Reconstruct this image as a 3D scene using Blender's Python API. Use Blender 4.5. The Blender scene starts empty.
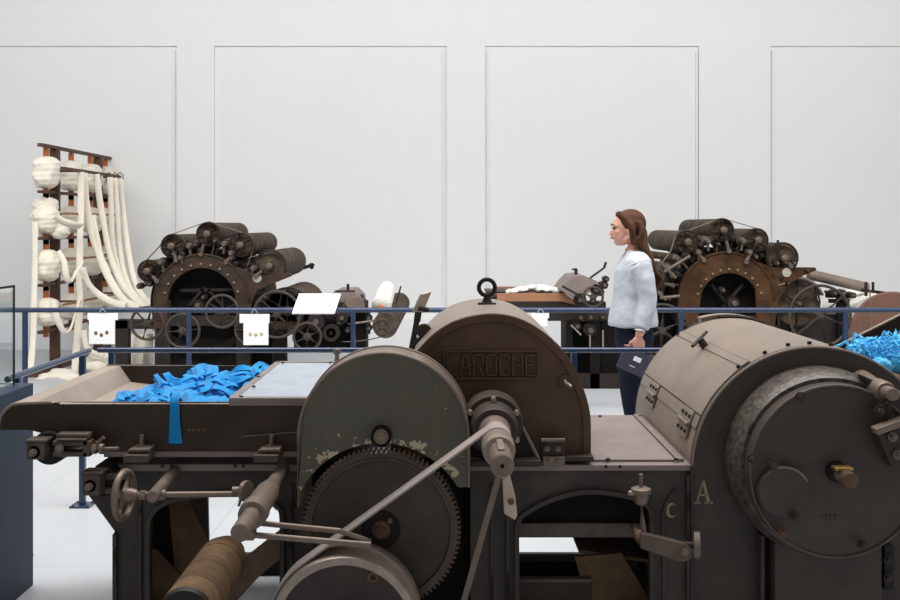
import bpy, bmesh, math, random
from mathutils import Vector, Matrix, noise
random.seed(7)
PI = math.pi
C = bpy.context.scene.collection
FOC = 1050.0            # focal length in pixels of a 900 px wide frame (42 mm on 36 mm)
CX, HY, EYE = 450.0, 225.0, 1.56

def D(s): return FOC / s                       # distance from the camera for a scale of s px per metre
def P(px, py, s): return Vector(((px - CX) / s, D(s), EYE - (py - HY) / s))
def XZ(px, py, s): return ((px - CX) / s, EYE - (py - HY) / s)

# ---------------------------------------------------------------- materials
def lin(c):
    return tuple(((v / 255) / 12.92 if v / 255 <= 0.04045 else ((v / 255 + 0.055) / 1.055) ** 2.4) for v in c)

def mat(name, col, rough=0.55, metal=0.0, var=0.25, scale=9.0, bump=0.15, spec=0.4, col2=None, fine=60.0, sheen=0.0, bdist=0.004):
    m = bpy.data.materials.new(name); m.use_nodes = True
    nt = m.node_tree; N = nt.nodes; L = nt.links
    b = N['Principled BSDF']
    c1 = lin(col); c2 = lin(col2) if col2 else tuple(v * (1 - var) for v in c1)
    tc = N.new('ShaderNodeTexCoord')
    n1 = N.new('ShaderNodeTexNoise'); n1.inputs['Scale'].default_value = scale; n1.inputs['Detail'].default_value = 6
    n1.inputs['Roughness'].default_value = 0.65
    L.new(tc.outputs['Object'], n1.inputs['Vector'])
    r = N.new('ShaderNodeValToRGB')
    r.color_ramp.elements[0].position = 0.35; r.color_ramp.elements[0].color = (*c2, 1)
    r.color_ramp.elements[1].position = 0.65; r.color_ramp.elements[1].color = (*c1, 1)
    L.new(n1.outputs['Fac'], r.inputs['Fac']); L.new(r.outputs['Color'], b.inputs['Base Color'])
    n2 = N.new('ShaderNodeTexNoise'); n2.inputs['Scale'].default_value = fine; n2.inputs['Detail'].default_value = 4
    L.new(tc.outputs['Object'], n2.inputs['Vector'])
    bp = N.new('ShaderNodeBump'); bp.inputs['Strength'].default_value = bump; bp.inputs['Distance'].default_value = bdist
    L.new(n2.outputs['Fac'], bp.inputs['Height']); L.new(bp.outputs['Normal'], b.inputs['Normal'])
    b.inputs['Roughness'].default_value = rough; b.inputs['Metallic'].default_value = metal
    b.inputs['Specular IOR Level'].default_value = spec
    if sheen: b.inputs['Sheen Weight'].default_value = sheen
    return m

M = {}
M['iron'] = mat('cast_iron_dark', (62, 53, 47), 0.5, 0.0, 0.35, 7, 0.35, spec=0.3)
M['iron_green'] = mat('green_black_painted_iron', (69, 62, 54), 0.5, 0.0, 0.35, 6, 0.3, spec=0.3)
M['black'] = mat('black_iron', (37, 33, 30), 0.55, 0.0, 0.3, 8, 0.3, spec=0.25)
M['deep'] = mat('shade_black_iron', (22, 19, 17), 0.7, 0.0, 0.3, 8, 0.3, spec=0.15)  # near-black; shade inside casings and gaps is put into this colour too
M['hood'] = mat('top_lit_brown_sheet', (132, 117, 104), 0.45, 0.0, 0.2, 5, 0.12, spec=0.45)  # made lighter than the cast plates; overhead light put into the colour
M['hoodface'] = mat('brown_black_cast_plate', (88, 65, 46), 0.45, 0.0, 0.3, 6, 0.3, spec=0.3)
M['ironlt'] = mat('worn_brown_iron', (92, 79, 69), 0.45, 0.1, 0.35, 16, 0.3, spec=0.35)
M['flange'] = mat('scuffed_iron_flange', (98, 90, 83), 0.4, 0.2, 0.3, 45, 0.5, col2=(50, 44, 40), fine=90)
M['chute'] = mat('lit_brown_chute', (160, 145, 132), 0.4, 0.05, 0.2, 5, 0.1)  # paler sheet; light falling on the chute is put into the colour
M['strap'] = mat('tan_leather_strap', (146, 124, 102), 0.75, 0, 0.4, 9, 0.3, spec=0.15)
M['char'] = mat('burnt_wood_band', (100, 78, 58), 0.8, 0, 0.3, 20, 0.2, spec=0.1)
M['cover'] = mat('brown_grey_cover_plate', (68, 60, 54), 0.45, 0.0, 0.2, 6, 0.25, spec=0.3)
M['gearrim'] = mat('oily_brown_gear_iron', (84, 70, 60), 0.4, 0.2, 0.35, 14, 0.2)
M['cardsteel'] = mat('oily_dark_steel', (112, 98, 86), 0.4, 0.3, 0.3, 14, 0.2)
M['steel'] = mat('worn_brown_steel', (126, 110, 98), 0.42, 0.25, 0.3, 14, 0.25)
M['steel_lt'] = mat('bare_pale_steel', (160, 146, 134), 0.38, 0.4, 0.25, 18, 0.2)
M['table'] = mat('brown_grey_table_plate', (134, 121, 115), 0.5, 0.05, 0.2, 6, 0.15)
M['belt'] = mat('grey_leather_belt', (158, 147, 140), 0.6, 0, 0.15, 20, 0.2)
M['belt_br'] = mat('brown_leather_belt', (118, 104, 90), 0.6, 0, 0.2, 15, 0.2)
M['canvas'] = mat('tan_canvas_apron', (118, 95, 72), 0.85, 0, 0.5, 7, 0.3, spec=0.1)
M['rust'] = mat('rusty_iron', (100, 74, 56), 0.6, 0.1, 0.4, 16, 0.3)
M['hopper'] = mat('dark_brown_sheet_steel', (62, 48, 36), 0.42, 0.05, 0.35, 4, 0.12, spec=0.3)
M['pane'] = mat('pane_with_ceiling_reflection', (158, 166, 180), 0.25, 0, 0.16, 12, 0.03, spec=0.5)  # ceiling reflection on the pane is put into the bluish white colour
M['brass'] = mat('brass_key', (190, 150, 90), 0.35, 0.7, 0.1, 20, 0.1)
M['cream'] = mat('cream_paint_lettering', (172, 154, 120), 0.6, 0, 0.4, 60, 0.1)
M['ochre'] = mat('worn_ochre_edge', (104, 84, 58), 0.5, 0.1, 0.3, 30, 0.2)
M['rail'] = mat('blue_painted_tube', (40, 57, 86), 0.24, 0.1, 0.08, 4, 0.03, spec=0.6)
M['raildark'] = mat('navy_painted_plinth', (44, 58, 80), 0.5, 0.0, 0.12, 5, 0.05, spec=0.2)
M['white'] = mat('white_card', (238, 238, 238), 0.6, 0, 0.02, 5, 0.02)
M['ink'] = mat('pale_grey_print', (205, 207, 212), 0.6, 0, 0.05, 40, 0.0)
M['swatch'] = mat('brown_fibre_swatch', (128, 96, 66), 0.9, 0, 0.3, 60, 0.3)
M['swatch2'] = mat('tan_fibre_swatch', (205, 185, 150), 0.9, 0, 0.3, 60, 0.3)
M['roving'] = mat('cream_wool_roving', (242, 234, 218), 0.95, 0, 0.1, 30, 0.6, spec=0.05, fine=90, sheen=0.3, bdist=0.01)
M['fluff'] = mat('white_cotton_fluff', (246, 242, 232), 0.95, 0, 0.06, 30, 0.6, spec=0.05, fine=50, bdist=0.02)
M['wood_dk'] = mat('dark_stained_wood', (92, 62, 46), 0.6, 0, 0.35, 9, 0.2)
M['wood_or'] = mat('orange_wood', (186, 104, 50), 0.6, 0, 0.25, 20, 0.1)
M['wood_md'] = mat('reddish_brown_wood', (160, 112, 82), 0.6, 0, 0.2, 12, 0.15)
M['wood_pale'] = mat('pale_worn_wood', (198, 180, 164), 0.6, 0, 0.2, 14, 0.15)
M['blue'] = mat('bright_blue_jersey', (16, 144, 212), 0.8, 0, 0.16, 24, 0.5, spec=0.15, sheen=0.3, bdist=0.01)
M['blue_lt'] = mat('sky_blue_fibre', (92, 200, 252), 0.9, 0, 0.15, 34, 0.5, spec=0.1, sheen=0.3, fine=120, bdist=0.01)
M['cardring'] = mat('rust_brown_cast_ring', (68, 50, 38), 0.55, 0.0, 0.4, 8, 0.3, col2=(44, 35, 29), spec=0.25)
M['cardring_r'] = mat('ochre_brown_cast_ring', (84, 58, 36), 0.7, 0.0, 0.4, 6, 0.3, col2=(54, 38, 26), spec=0.12)
M['cardroll'] = mat('card_clothing_roller', (92, 78, 64), 0.75, 0.0, 0.35, 8, 0.4, col2=(54, 43, 35), spec=0.2)
M['cardiron'] = mat('sooty_cast_iron', (46, 40, 36), 0.5, 0.0, 0.35, 9, 0.3, spec=0.25)
M['cardwheel'] = mat('grey_brown_iron_wheel', (76, 68, 62), 0.45, 0.1, 0.25, 9, 0.2, spec=0.3)
M['redbrown'] = mat('red_brown_painted_disc', (118, 84, 70), 0.6, 0, 0.2, 5, 0.2)
M['skin'] = mat('skin', (224, 168, 144), 0.6, 0, 0.06, 20, 0.05)
M['hair'] = mat('long_brown_hair', (92, 60, 44), 0.75, 0, 0.45, 14, 0.5, spec=0.2, fine=30, bdist=0.01)
M['shirt'] = mat('pale_blue_grey_shirt', (196, 201, 208), 0.85, 0, 0.12, 9, 0.3, spec=0.1, fine=18, bdist=0.02)
M['trouser'] = mat('navy_trousers', (26, 30, 47), 0.8, 0, 0.2, 12, 0.2, spec=0.15)
M['folder'] = mat('charcoal_folder', (64, 66, 78), 0.5, 0, 0.1, 10, 0.05)
M['shoe'] = mat('black_leather_shoe', (30, 28, 28), 0.4)
M['lips'] = mat('lips', (190, 110, 100), 0.5)
M['eye'] = mat('dark_eye', (74, 58, 50), 0.2)
M['wall'] = mat('white_wall_paint', (232, 232, 230), 0.9, 0, 0.012, 1.2, 0.02, spec=0.1)
M['trim'] = mat('white_trim_paint', (232, 232, 234), 0.7, 0, 0.01, 2, 0.0, spec=0.2)
M['oval'] = mat('pale_oval_plate', (190, 184, 168), 0.4, 0.3, 0.2, 40, 0.1)

# guard paint: green grey enamel with cream chips clustered along the lower arch
def guard_mat():
    m = mat('green_grey_enamel', (90, 86, 74), 0.4, 0.0, 0.2, 5, 0.15, spec=0.3)
    nt = m.node_tree; N = nt.nodes; L = nt.links; b = N['Principled BSDF']
    src = b.inputs['Base Color'].links[0].from_socket
    tc = N.new('ShaderNodeTexCoord')
    n = N.new('ShaderNodeTexNoise'); n.inputs['Scale'].default_value = 26; n.inputs['Detail'].default_value = 5; n.inputs['Roughness'].default_value = 0.6
    L.new(tc.outputs['Object'], n.inputs['Vector'])
    g = N.new('ShaderNodeNewGeometry')
    sub = N.new('ShaderNodeVectorMath'); sub.operation = 'SUBTRACT'
    cx, cz = XZ(381, 530, 298); sub.inputs[1].default_value = (cx, 0, cz)
    L.new(g.outputs['Position'], sub.inputs[0])
    mul = N.new('ShaderNodeVectorMath'); mul.operation = 'MULTIPLY'; mul.inputs[1].default_value = (1, 0, 1)
    L.new(sub.outputs[0], mul.inputs[0])
    ln = N.new('ShaderNodeVectorMath'); ln.operation = 'LENGTH'; L.new(mul.outputs[0], ln.inputs[0])
    mr = N.new('ShaderNodeMapRange'); mr.inputs['From Min'].default_value = 0.31; mr.inputs['From Max'].default_value = 0.40
    mr.inputs['To Min'].default_value = 0.15; mr.inputs['To Max'].default_value = 0.0
    L.new(ln.outputs['Value'], mr.inputs['Value'])
    add = N.new('ShaderNodeMath'); add.operation = 'ADD'; L.new(n.outputs['Fac'], add.inputs[0]); L.new(mr.outputs[0], add.inputs[1])
    gt = N.new('ShaderNodeMath'); gt.operation = 'GREATER_THAN'; gt.inputs[1].default_value = 0.70
    L.new(add.outputs[0], gt.inputs[0])
    mx = N.new('ShaderNodeMix'); mx.data_type = 'RGBA'
    L.new(gt.outputs[0], mx.inputs[0]); L.new(src, mx.inputs[6]); mx.inputs[7].default_value = (*lin((176, 164, 138)), 1)
    L.new(mx.outputs[2], b.inputs['Base Color'])
    return m
M['guard'] = guard_mat()

def glass_mat():
    m = bpy.data.materials.new('clear_glass'); m.use_nodes = True
    b = m.node_tree.nodes['Principled BSDF']
    b.inputs['Base Color'].default_value = (0.93, 0.97, 0.965, 1)
    b.inputs['Roughness'].default_value = 0.02; b.inputs['Transmission Weight'].default_value = 1.0; b.inputs['IOR'].default_value = 1.45
    return m
M['glass'] = glass_mat()

def floor_mat():
    m = mat('pale_resin_floor', (188, 192, 195), 0.4, 0, 0.04, 1.5, 0.02, spec=0.4)
    nt = m.node_tree; N = nt.nodes; L = nt.links; b = N['Principled BSDF']
    src = b.inputs['Base Color'].links[0].from_socket
    tc = N.new('ShaderNodeTexCoord')
    br = N.new('ShaderNodeTexBrick'); br.inputs['Scale'].default_value = 1.0
    br.inputs['Brick Width'].default_value = 1.2; br.inputs['Row Height'].default_value = 1.2
    br.inputs['Mortar Size'].default_value = 0.004; br.offset = 0.0
    br.inputs['Color1'].default_value = (1, 1, 1, 1); br.inputs['Color2'].default_value = (0.97, 0.97, 0.97, 1); br.inputs['Mortar'].default_value = (0.78, 0.78, 0.78, 1)
    L.new(tc.outputs['Object'], br.inputs['Vector'])
    mx = N.new('ShaderNodeMix'); mx.data_type = 'RGBA'; mx.blend_type = 'MULTIPLY'; mx.inputs[0].default_value = 1
    L.new(src, mx.inputs[6]); L.new(br.outputs['Color'], mx.inputs[7]); L.new(mx.outputs[2], b.inputs['Base Color'])
    return m
M['floor'] = floor_mat()

# ---------------------------------------------------------------- mesh builder
def frame_of(d):
    d = d.normalized()
    up = Vector((0, 0, 1)) if abs(d.z) < 0.9 else Vector((1, 0, 0))
    u = d.cross(up).normalized(); v = u.cross(d).normalized()
    return u, v

class MB:
    def __init__(self): self.v = []; self.f = []
    def add(self, vs, fs):
        o = len(self.v); self.v += [Vector(p) for p in vs]; self.f += [[i + o for i in f] for f in fs]; return self
    def box(self, x0, x1, y0, y1, z0, z1):
        return self.add([(x, y, z) for z in (z0, z1) for y in (y0, y1) for x in (x0, x1)],
            [(0, 2, 3, 1), (4, 5, 7, 6), (0, 1, 5, 4), (2, 6, 7, 3), (0, 4, 6, 2), (1, 3, 7, 5)])
    def pbox(self, px0, py0, px1, py1, s, depth):      # rect seen in the picture at scale s, running back by depth metres
        a = XZ(px0, py0, s); b = XZ(px1, py1, s); y = D(s)
        return self.box(min(a[0], b[0]), max(a[0], b[0]), y, y + depth, min(a[1], b[1]), max(a[1], b[1]))
    def obox(self, c, ax, ay, az):                      # oriented box from half-axis vectors
        c, ax, ay, az = map(Vector, (c, ax, ay, az))
        vs = [c + ax * i + ay * j + az * k for k in (-1, 1) for j in (-1, 1) for i in (-1, 1)]
        return self.add(vs, [(0, 2, 3, 1), (4, 5, 7, 6), (0, 1, 5, 4), (2, 6, 7, 3), (0, 4, 6, 2), (1, 3, 7, 5)])
    def bar(self, p0, p1, w, h, side=None):             # rectangular bar between two points
        p0, p1 = Vector(p0), Vector(p1); d = p1 - p0
        if side is None: u, v = frame_of(d)
        else:
            u = Vector(side).normalized(); v = d.normalized().cross(u).normalized()
        return self.obox((p0 + p1) / 2, d / 2, u * w / 2, v * h / 2)
    def lathe(self, o, ax, prof, n=32, closed=False, phase=0.0):
        o = Vector(o); ax = Vector(ax).normalized(); u, v = frame_of(ax)
        vs = []
        for t, r in prof:
            for k in range(n):
                a = 2 * PI * k / n + phase
                vs.append(o + ax * t + (u * math.cos(a) + v * math.sin(a)) * max(r, 1e-5))
        fs = []; m = len(prof)
        for i in range(m if closed else m - 1):
            i2 = (i + 1) % m
            for k in range(n):
                fs.append((i * n + k, i * n + (k + 1) % n, i2 * n + (k + 1) % n, i2 * n + k))
        if not closed:
            if prof[0][1] > 1e-4: fs.append(list(range(n))[::-1])
            if prof[-1][1] > 1e-4: fs.append([(m - 1) * n + k for k in range(n)])
        return self.add(vs, fs)
    def cyl(self, p0, p1, r0, r1=None, n=24):
        p0, p1 = Vector(p0), Vector(p1); r1 = r0 if r1 is None else r1; L = (p1 - p0).length
        b = min(r0, r1, L / 2) * 0.12
        return self.lathe(p0, p1 - p0, [(0, r0 - b), (b, r0), (L - b, r1), (L, r1 - b)], n)
    def ycyl(self, x, z, y0, y1, r, n=32): return self.cyl((x, y0, z), (x, y1, z), r, r, n)
    def ylathe(self, x, z, prof, n=48, closed=False, phase=0.0):     # profile given as (absolute y, radius)
        return self.lathe((x, 0, z), (0, 1, 0), prof, n, closed, phase)
    def hexa(self, p0, p1, r): return self.lathe(p0, Vector(p1) - Vector(p0), [(0, r), ((Vector(p1) - Vector(p0)).length, r)], 6)
    def tube(self, pts, r, n=10, flat=1.0, up=None):
        pts = [Vector(p) for p in pts]; m = len(pts); rr = r if isinstance(r, (list, tuple)) else [r] * m
        vs = []; u0 = None
        for i, p in enumerate(pts):
            d = (pts[min(i + 1, m - 1)] - pts[max(i - 1, 0)])
            if d.length < 1e-7: d = Vector((0, 0, 1))
            d.normalize()
            if u0 is None:
                u, v = frame_of(d)
                if up is not None: u = (Vector(up) - d * d.dot(Vector(up))).normalized(); v = d.cross(u)
            else:
                u = (u0 - d * u0.dot(d)); u = u.normalized() if u.length > 1e-6 else frame_of(d)[0]; v = d.cross(u)
            u0 = u
            for k in range(n):
                a = 2 * PI * k / n
                vs.append(p + u * math.cos(a) * rr[i] + v * math.sin(a) * rr[i] * flat)
        fs = [(i * n + k, i * n + (k + 1) % n, (i + 1) * n + (k + 1) % n, (i + 1) * n + k) for i in range(m - 1) for k in range(n)]
        fs.append(list(range(n))[::-1]); fs.append([(m - 1) * n + k for k in range(n)])
        return self.add(vs, fs)
    def torus(self, c, ax, R, r, n=40, m=10, flat=1.0):
        prof = [(r * flat * math.sin(2 * PI * k / m), R + r * math.cos(2 * PI * k / m)) for k in range(m)]
        return self.lathe(c, ax, prof, n, closed=True)
    def prism(self, pts, y0, y1):                       # outline of (x, z) points, run from y0 to y1
        n = len(pts)
        vs = [(x, y0, z) for x, z in pts] + [(x, y1, z) for x, z in pts]
        fs = [list(range(n)), list(range(2 * n - 1, n - 1, -1))]
        fs += [(i, i + n, (i + 1) % n + n, (i + 1) % n) for i in range(n)]
        return self.add(vs, fs)
    def band(self, outer, inner, y0, y1, close=True):   # ring-like plate between two outlines of equal count
        n = len(outer)
        vs = [(x, y0, z) for x, z in outer] + [(x, y0, z) for x, z in inner] + [(x, y1, z) for x, z in outer] + [(x, y1, z) for x, z in inner]
        fs = []
        for i in range(n if close else n - 1):
            j = (i + 1) % n
            fs += [(i, j, n + j, n + i), (2 * n + i, 3 * n + i, 3 * n + j, 2 * n + j), (i, 2 * n + i, 2 * n + j, j), (n + i, n + j, 3 * n + j, 3 * n + i)]
        if not close:
            fs += [(0, n, 3 * n, 2 * n), (n - 1, 3 * n - 1, 4 * n - 1, 2 * n - 1)]
        return self.add(vs, fs)
    def wheel(self, x, z, y, R, rim=0.012, ns=6, hub=0.03, sp=0.008, ph=0.0, depth=0.02, n=44):
        self.torus((x, y, z), (0, 1, 0), R - rim, rim, n, 10, depth / rim / 1.4)
        self.ycyl(x, z, y - depth * 1.3, y + depth * 1.3, hub, 20)
        for k in range(ns):
            a = ph + 2 * PI * k / ns
            d = Vector((math.cos(a), 0, math.sin(a))); c = Vector((x, y, z))
            self.tube([c + d * hub * 0.7, c + d * (R - rim)], [sp * 1.35, sp], 8)
        return self
    def ellipsoid(self, c, rx, ry, rz, n=24, m=14, rot=None):
        vs = []; fs = []; c = Vector(c)
        for i in range(m + 1):
            th = PI * i / m
            for k in range(n):
                a = 2 * PI * k / n
                p = Vector((rx * math.sin(th) * math.cos(a), ry * math.sin(th) * math.sin(a), rz * math.cos(th)))
                if rot is not None: p = rot @ p
                vs.append(c + p)
        for i in range(m):
            for k in range(n): fs.append((i * n + k, (i + 1) * n + k, (i + 1) * n + (k + 1) % n, i * n + (k + 1) % n))
        return self.add(vs, fs)

def spline(pts, k=6, closed=False):
    pts = [Vector(p) for p in pts]; n = len(pts); out = []
    rng = range(n if closed else n - 1)
    for i in rng:
        if closed: p0, p1, p2, p3 = pts[(i - 1) % n], pts[i], pts[(i + 1) % n], pts[(i + 2) % n]
        else: p0, p1, p2, p3 = pts[max(i - 1, 0)], pts[i], pts[i + 1], pts[min(i + 2, n - 1)]
        for j in range(k):
            t = j / k
            out.append(0.5 * ((2 * p1) + (p2 - p0) * t + (2 * p0 - 5 * p1 + 4 * p2 - p3) * t * t + (3 * p1 - p0 - 3 * p2 + p3) * t ** 3))
    if not closed: out.append(pts[-1].copy())
    return out

def clean(me, angle):
    bm = bmesh.new(); bm.from_mesh(me)
    bmesh.ops.remove_doubles(bm, verts=bm.verts, dist=1e-6)
    bmesh.ops.dissolve_degenerate(bm, edges=bm.edges, dist=1e-6)
    bmesh.ops.recalc_face_normals(bm, faces=bm.faces)
    bm.to_mesh(me); bm.free()
    for p in me.polygons: p.use_smooth = True
    me.set_sharp_from_angle(angle=math.radians(angle))

def link(name, mb, m, origin=Vector((0, 0, 0)), bevel=0.0, angle=38):
    me = bpy.data.meshes.new(name)
    me.from_pydata([v - origin for v in mb.v], [], mb.f); me.update()
    clean(me, angle)
    o = bpy.data.objects.new(name, me); C.objects.link(o)
    me.materials.append(m)
    if bevel:
        b = o.modifiers.new('bevel', 'BEVEL'); b.width = bevel; b.segments = 2; b.limit_method = 'ANGLE'; b.angle_limit = math.radians(40)
    return o

def thing(name, label, cat, loc, group=None):
    o = bpy.data.objects.new(name, None); C.objects.link(o); o.empty_display_size = 0.1
    o.location = loc; o['label'] = label; o['category'] = cat
    if group: o['group'] = group
    return o

def root_of(o):
    while o.parent: o = o.parent
    return o

def part(name, mb, m, parent, bevel=0.0, label=None, angle=38):
    r = root_of(parent)
    o = link(name, mb, M[m], Vector(r.location), bevel, angle)
    o.parent = parent
    if label: o['label'] = label
    return o

def solo(name, mb, m, label, cat, origin, group=None, kind=None, bevel=0.0, angle=38):
    origin = Vector(origin)
    o = link(name, mb, M[m], origin, bevel, angle); o.location = origin
    o['label'] = label; o['category'] = cat
    if group: o['group'] = group
    if kind: o['kind'] = kind
    return o

def struct(name, mb, m, bevel=0.0):
    o = link(name, mb, M[m], bevel=bevel); o['kind'] = 'structure'; return o

def bolt(parent, px, py, s, r=0.010, h=0.012, m='steel', name='bolt', washer=True):
    p = P(px, py, s); b = MB()
    if washer: b.lathe(p + Vector((0, 0.004, 0)), (0, -1, 0), [(0, r * 1.5), (0.004, r * 1.5)], 20)
    b.hexa(p, p + Vector((0, -h, 0)), r)
    b.lathe(p + Vector((0, -h, 0)), (0, -1, 0), [(0, r * 0.55), (h * 0.35, r * 0.5)], 12)
    return part(name, b, m, parent)

def arc(cx, cz, r, a0, a1, n):
    return [(cx + r * math.cos(math.radians(a0 + (a1 - a0) * i / n)), cz + r * math.sin(math.radians(a0 + (a1 - a0) * i / n))) for i in range(n + 1)]

# lettering drawn as square-cornered strokes; every glyph is a list of polylines on a 0..1 box
GL = {'L': [[(0, 1), (0, 0), (1, 0)]], 'A': [[(0, 0), (0.36, 1), (0.64, 1), (1, 0)], [(0.14, 0.36), (0.86, 0.36)]],
      'R': [[(0, 0), (0, 1), (0.85, 1), (1, 0.88), (1, 0.58), (0.85, 0.46), (0, 0.46)], [(0.5, 0.46), (1, 0)]],
      'O': [[(0.15, 0), (0, 0.15), (0, 0.85), (0.15, 1), (0.85, 1), (1, 0.85), (1, 0.15), (0.85, 0), (0.15, 0)]],
      'C': [[(1, 0.72), (1, 0.85), (0.85, 1), (0.15, 1), (0, 0.85), (0, 0.15), (0.15, 0), (0.85, 0), (1, 0.15), (1, 0.28)]],
      'H': [[(0, 0), (0, 1)], [(1, 0), (1, 1)], [(0, 0.5), (1, 0.5)]], 'E': [[(1, 1), (0, 1), (0, 0), (1, 0)], [(0, 0.52), (0.85, 0.52)]]}
def stroke(mb, a, b, y, w, t):
    a = Vector((a[0], y, a[1])); b = Vector((b[0], y, b[1])); d = (b - a)
    e = d.normalized() * w * 0.5; n = d.normalized().cross(Vector((0, 1, 0))) * w * 0.5
    mb.obox((a + b) / 2, d / 2 + e * 0.8, n, Vector((0, t, 0)))
def word(text, x0, x1, z0, z1, y, w, t, gap=0.36):
    mb = MB(); n = len(text); cw = (x1 - x0) / (n + (n - 1) * gap)
    for i, ch in enumerate(text):
        ox = x0 + i * cw * (1 + gap)
        for pl in GL[ch]:
            for a, b in zip(pl, pl[1:]):
                stroke(mb, (ox + a[0] * cw, z0 + a[1] * (z1 - z0)), (ox + b[0] * cw, z0 + b[1] * (z1 - z0)), y, w, t)
    return mb
# ================================================================ the room
WY = D(80)
fl = MB().box(-12, 12, -3, WY + 0.3, -0.1, 0); struct('floor', fl, 'floor')
wz1 = 7.0
panels = [(-150, 177), (214, 447), (485, 699), (770, 1100)]
rec = 0.035
pz1 = EYE + (HY - 46) / 80; pz0 = 0.42
w = MB()
w.box(-12, 12, WY + rec, WY + 0.3, 0, wz1)                 # backing plane of the recesses
w.box(-12, 12, WY, WY + rec, pz1, wz1); w.box(-12, 12, WY, WY + rec, 0, pz0)
xs = [-12] + [v for a, b in panels for v in ((a - CX) / 80, (b - CX) / 80)] + [12]
for i in range(0, len(xs), 2): w.box(xs[i], xs[i + 1], WY, WY + rec, pz0, pz1)
struct('wall_back', w, 'wall')
for k, px in enumerate((174, 443.5, 488, 697, 773)):        # slim beads inside the recesses
    x = (px - CX) / 80
    struct('trim_%d' % (k + 1), MB().box(x - 0.009, x + 0.009, WY + 0.002, WY + rec, pz0, pz1 - 0.06), 'trim')
struct('baseboard_back', MB().box(-12, 12, WY - 0.035, WY, 0, EYE - (318.5 - HY) / 80), 'trim', bevel=0.006)

# camera
cam = bpy.data.cameras.new('camera'); co = bpy.data.objects.new('camera', cam); C.objects.link(co)
co.location = (0, 0, EYE); co.rotation_euler = (PI / 2, 0, 0)
cam.lens = 42; cam.sensor_width = 36; cam.shift_y = -(300 - HY) / 900; cam.clip_end = 100
bpy.context.scene.camera = co

# lights: big ceiling luminaire, added wall fill, side area light and soft daylight of the hall
def area(name, loc, rot, sx, sy, e, col=(1, 1, 1), spread=180):
    l = bpy.data.lights.new(name, 'AREA'); l.shape = 'RECTANGLE'; l.size = sx; l.size_y = sy; l.energy = e; l.spread = math.radians(spread); l.color = col
    o = bpy.data.objects.new(name, l); C.objects.link(o); o.location = loc; o.rotation_euler = rot
    return o
area('ceiling_light_near', (0, 5.4, 6.6), (math.radians(2), 0, 0), 10, 2.6, 450, (1, 0.985, 0.965), 125)
area('wall_fill_light', (0, 6.2, 5.3), (math.radians(72), 0, 0), 15, 1.6, 385, (1, 0.99, 0.985), 150)  # added unseen lamp aimed at the back wall to brighten it
area('area_light_right', (7.0, 1.0, 6.0), (math.radians(25), math.radians(50), 0), 4, 3, 60, (0.95, 0.97, 1))  # weak cool area light from the upper right
wd = bpy.data.worlds.new('hall_daylight'); bpy.context.scene.world = wd; wd.use_nodes = True
bg = wd.node_tree.nodes['Background']; bg.inputs[0].default_value = (0.98, 0.98, 1.0, 1); bg.inputs[1].default_value = 0.36
vs = bpy.context.scene.view_settings
vs.view_transform = 'Standard'; vs.look = 'None'; vs.gamma = 1; vs.use_curve_mapping = False; vs.exposure = 0.0
try: bpy.context.scene.cycles.use_denoising = True
except Exception: pass

# ================================================================ railings
def railing(name, label, parts_fn, loc):
    t = thing(name, label, 'railing', loc); parts_fn(t); return t
SR = 121.0; yr = D(SR); RZ = 0.857
t = thing('railing', 'far straight blue tubular railing in front of the carding machines', 'railing', (0, yr, 0))
part('handrail', MB().cyl((-5.2, yr, RZ), (5.2, yr, RZ), 0.021), 'rail', t)
for px in (-139, 25, 189, 353, 517, 681, 845, 1009):
    x = (px - CX) / SR
    po = part('post', MB().box(x - 0.018, x + 0.018, yr - 0.018, yr + 0.018, 0, RZ - 0.01), 'rail', t, 0.003)
    part('base_plate', MB().box(x - 0.06, x + 0.06, yr - 0.06, yr + 0.06, 0, 0.008), 'rail', po, 0.002)
SN = 178.0; yn = D(SN)
t = thing('railing', 'near blue railing turning a corner behind the front machine', 'railing', (-1.98, yn, 0))
x0 = (98 - CX) / SN
part('handrail', MB().cyl((x0, yn, RZ), (2.9, yn, RZ), 0.015), 'rail', t)
xl = -2.02
part('handrail', MB().cyl((xl, yn - 0.02, RZ), (xl, 4.78, RZ), 0.015), 'rail', t)
for x, y in ((-1.90, yn), ((574 - CX) / SN, yn), (2.6, yn), (xl - .02, 5.83), (xl, 4.9)):
    po = part('post', MB().box(x - 0.016, x + 0.016, y - 0.016, y + 0.016, 0, RZ - 0.01), 'rail', t, 0.003)
    pb = MB().box(x - 0.055, x + 0.055, y - 0.055, y + 0.055, 0, 0.01)
    for a in (-1, 1):
        for c in (-1, 1): pb.cyl((x + a * 0.04, y + c * 0.04, 0.008), (x + a * 0.04, y + c * 0.04, 0.016), 0.007, n=8)
    part('base_plate', pb, 'rail', po, 0.001)

# signs on the far railing
t = thing('information_panel', 'white slanted information panel clamped on the far blue railing', 'sign', P(317, 312, 122))
pv = MB(); ya = D(SR)
a = P(292, 313, 124.5); b = P(334.5, 313, 124.5); c = P(341, 293.5, 118.5); d = P(299, 293.5, 118.5)
th = Vector((0, 0.004, -0.01))
pv.add([a, b, c, d, a + th, b + th, c + th, d + th], [(0, 1, 2, 3), (7, 6, 5, 4), (0, 4, 5, 1), (1, 5, 6, 2), (2, 6, 7, 3), (3, 7, 4, 0)])
pn = part('panel', pv, 'white', t)
tx = MB()
for col, (u0, u1) in enumerate(((0.08, 0.4), (0.5, 0.9))):
    for k in range(5):
        v = 0.25 + k * 0.12
        q0 = a.lerp(b, u0).lerp(d.lerp(c, u0), v); q1 = a.lerp(b, u1 - 0.05 * (k % 2)).lerp(d.lerp(c, u1 - 0.05 * (k % 2)), v)
        up = Vector((0, -0.0008, 0.0018))
        tx.bar(q0 + up, q1 + up, 0.004, 0.002)
part('print', tx, 'ink', pn)
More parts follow.
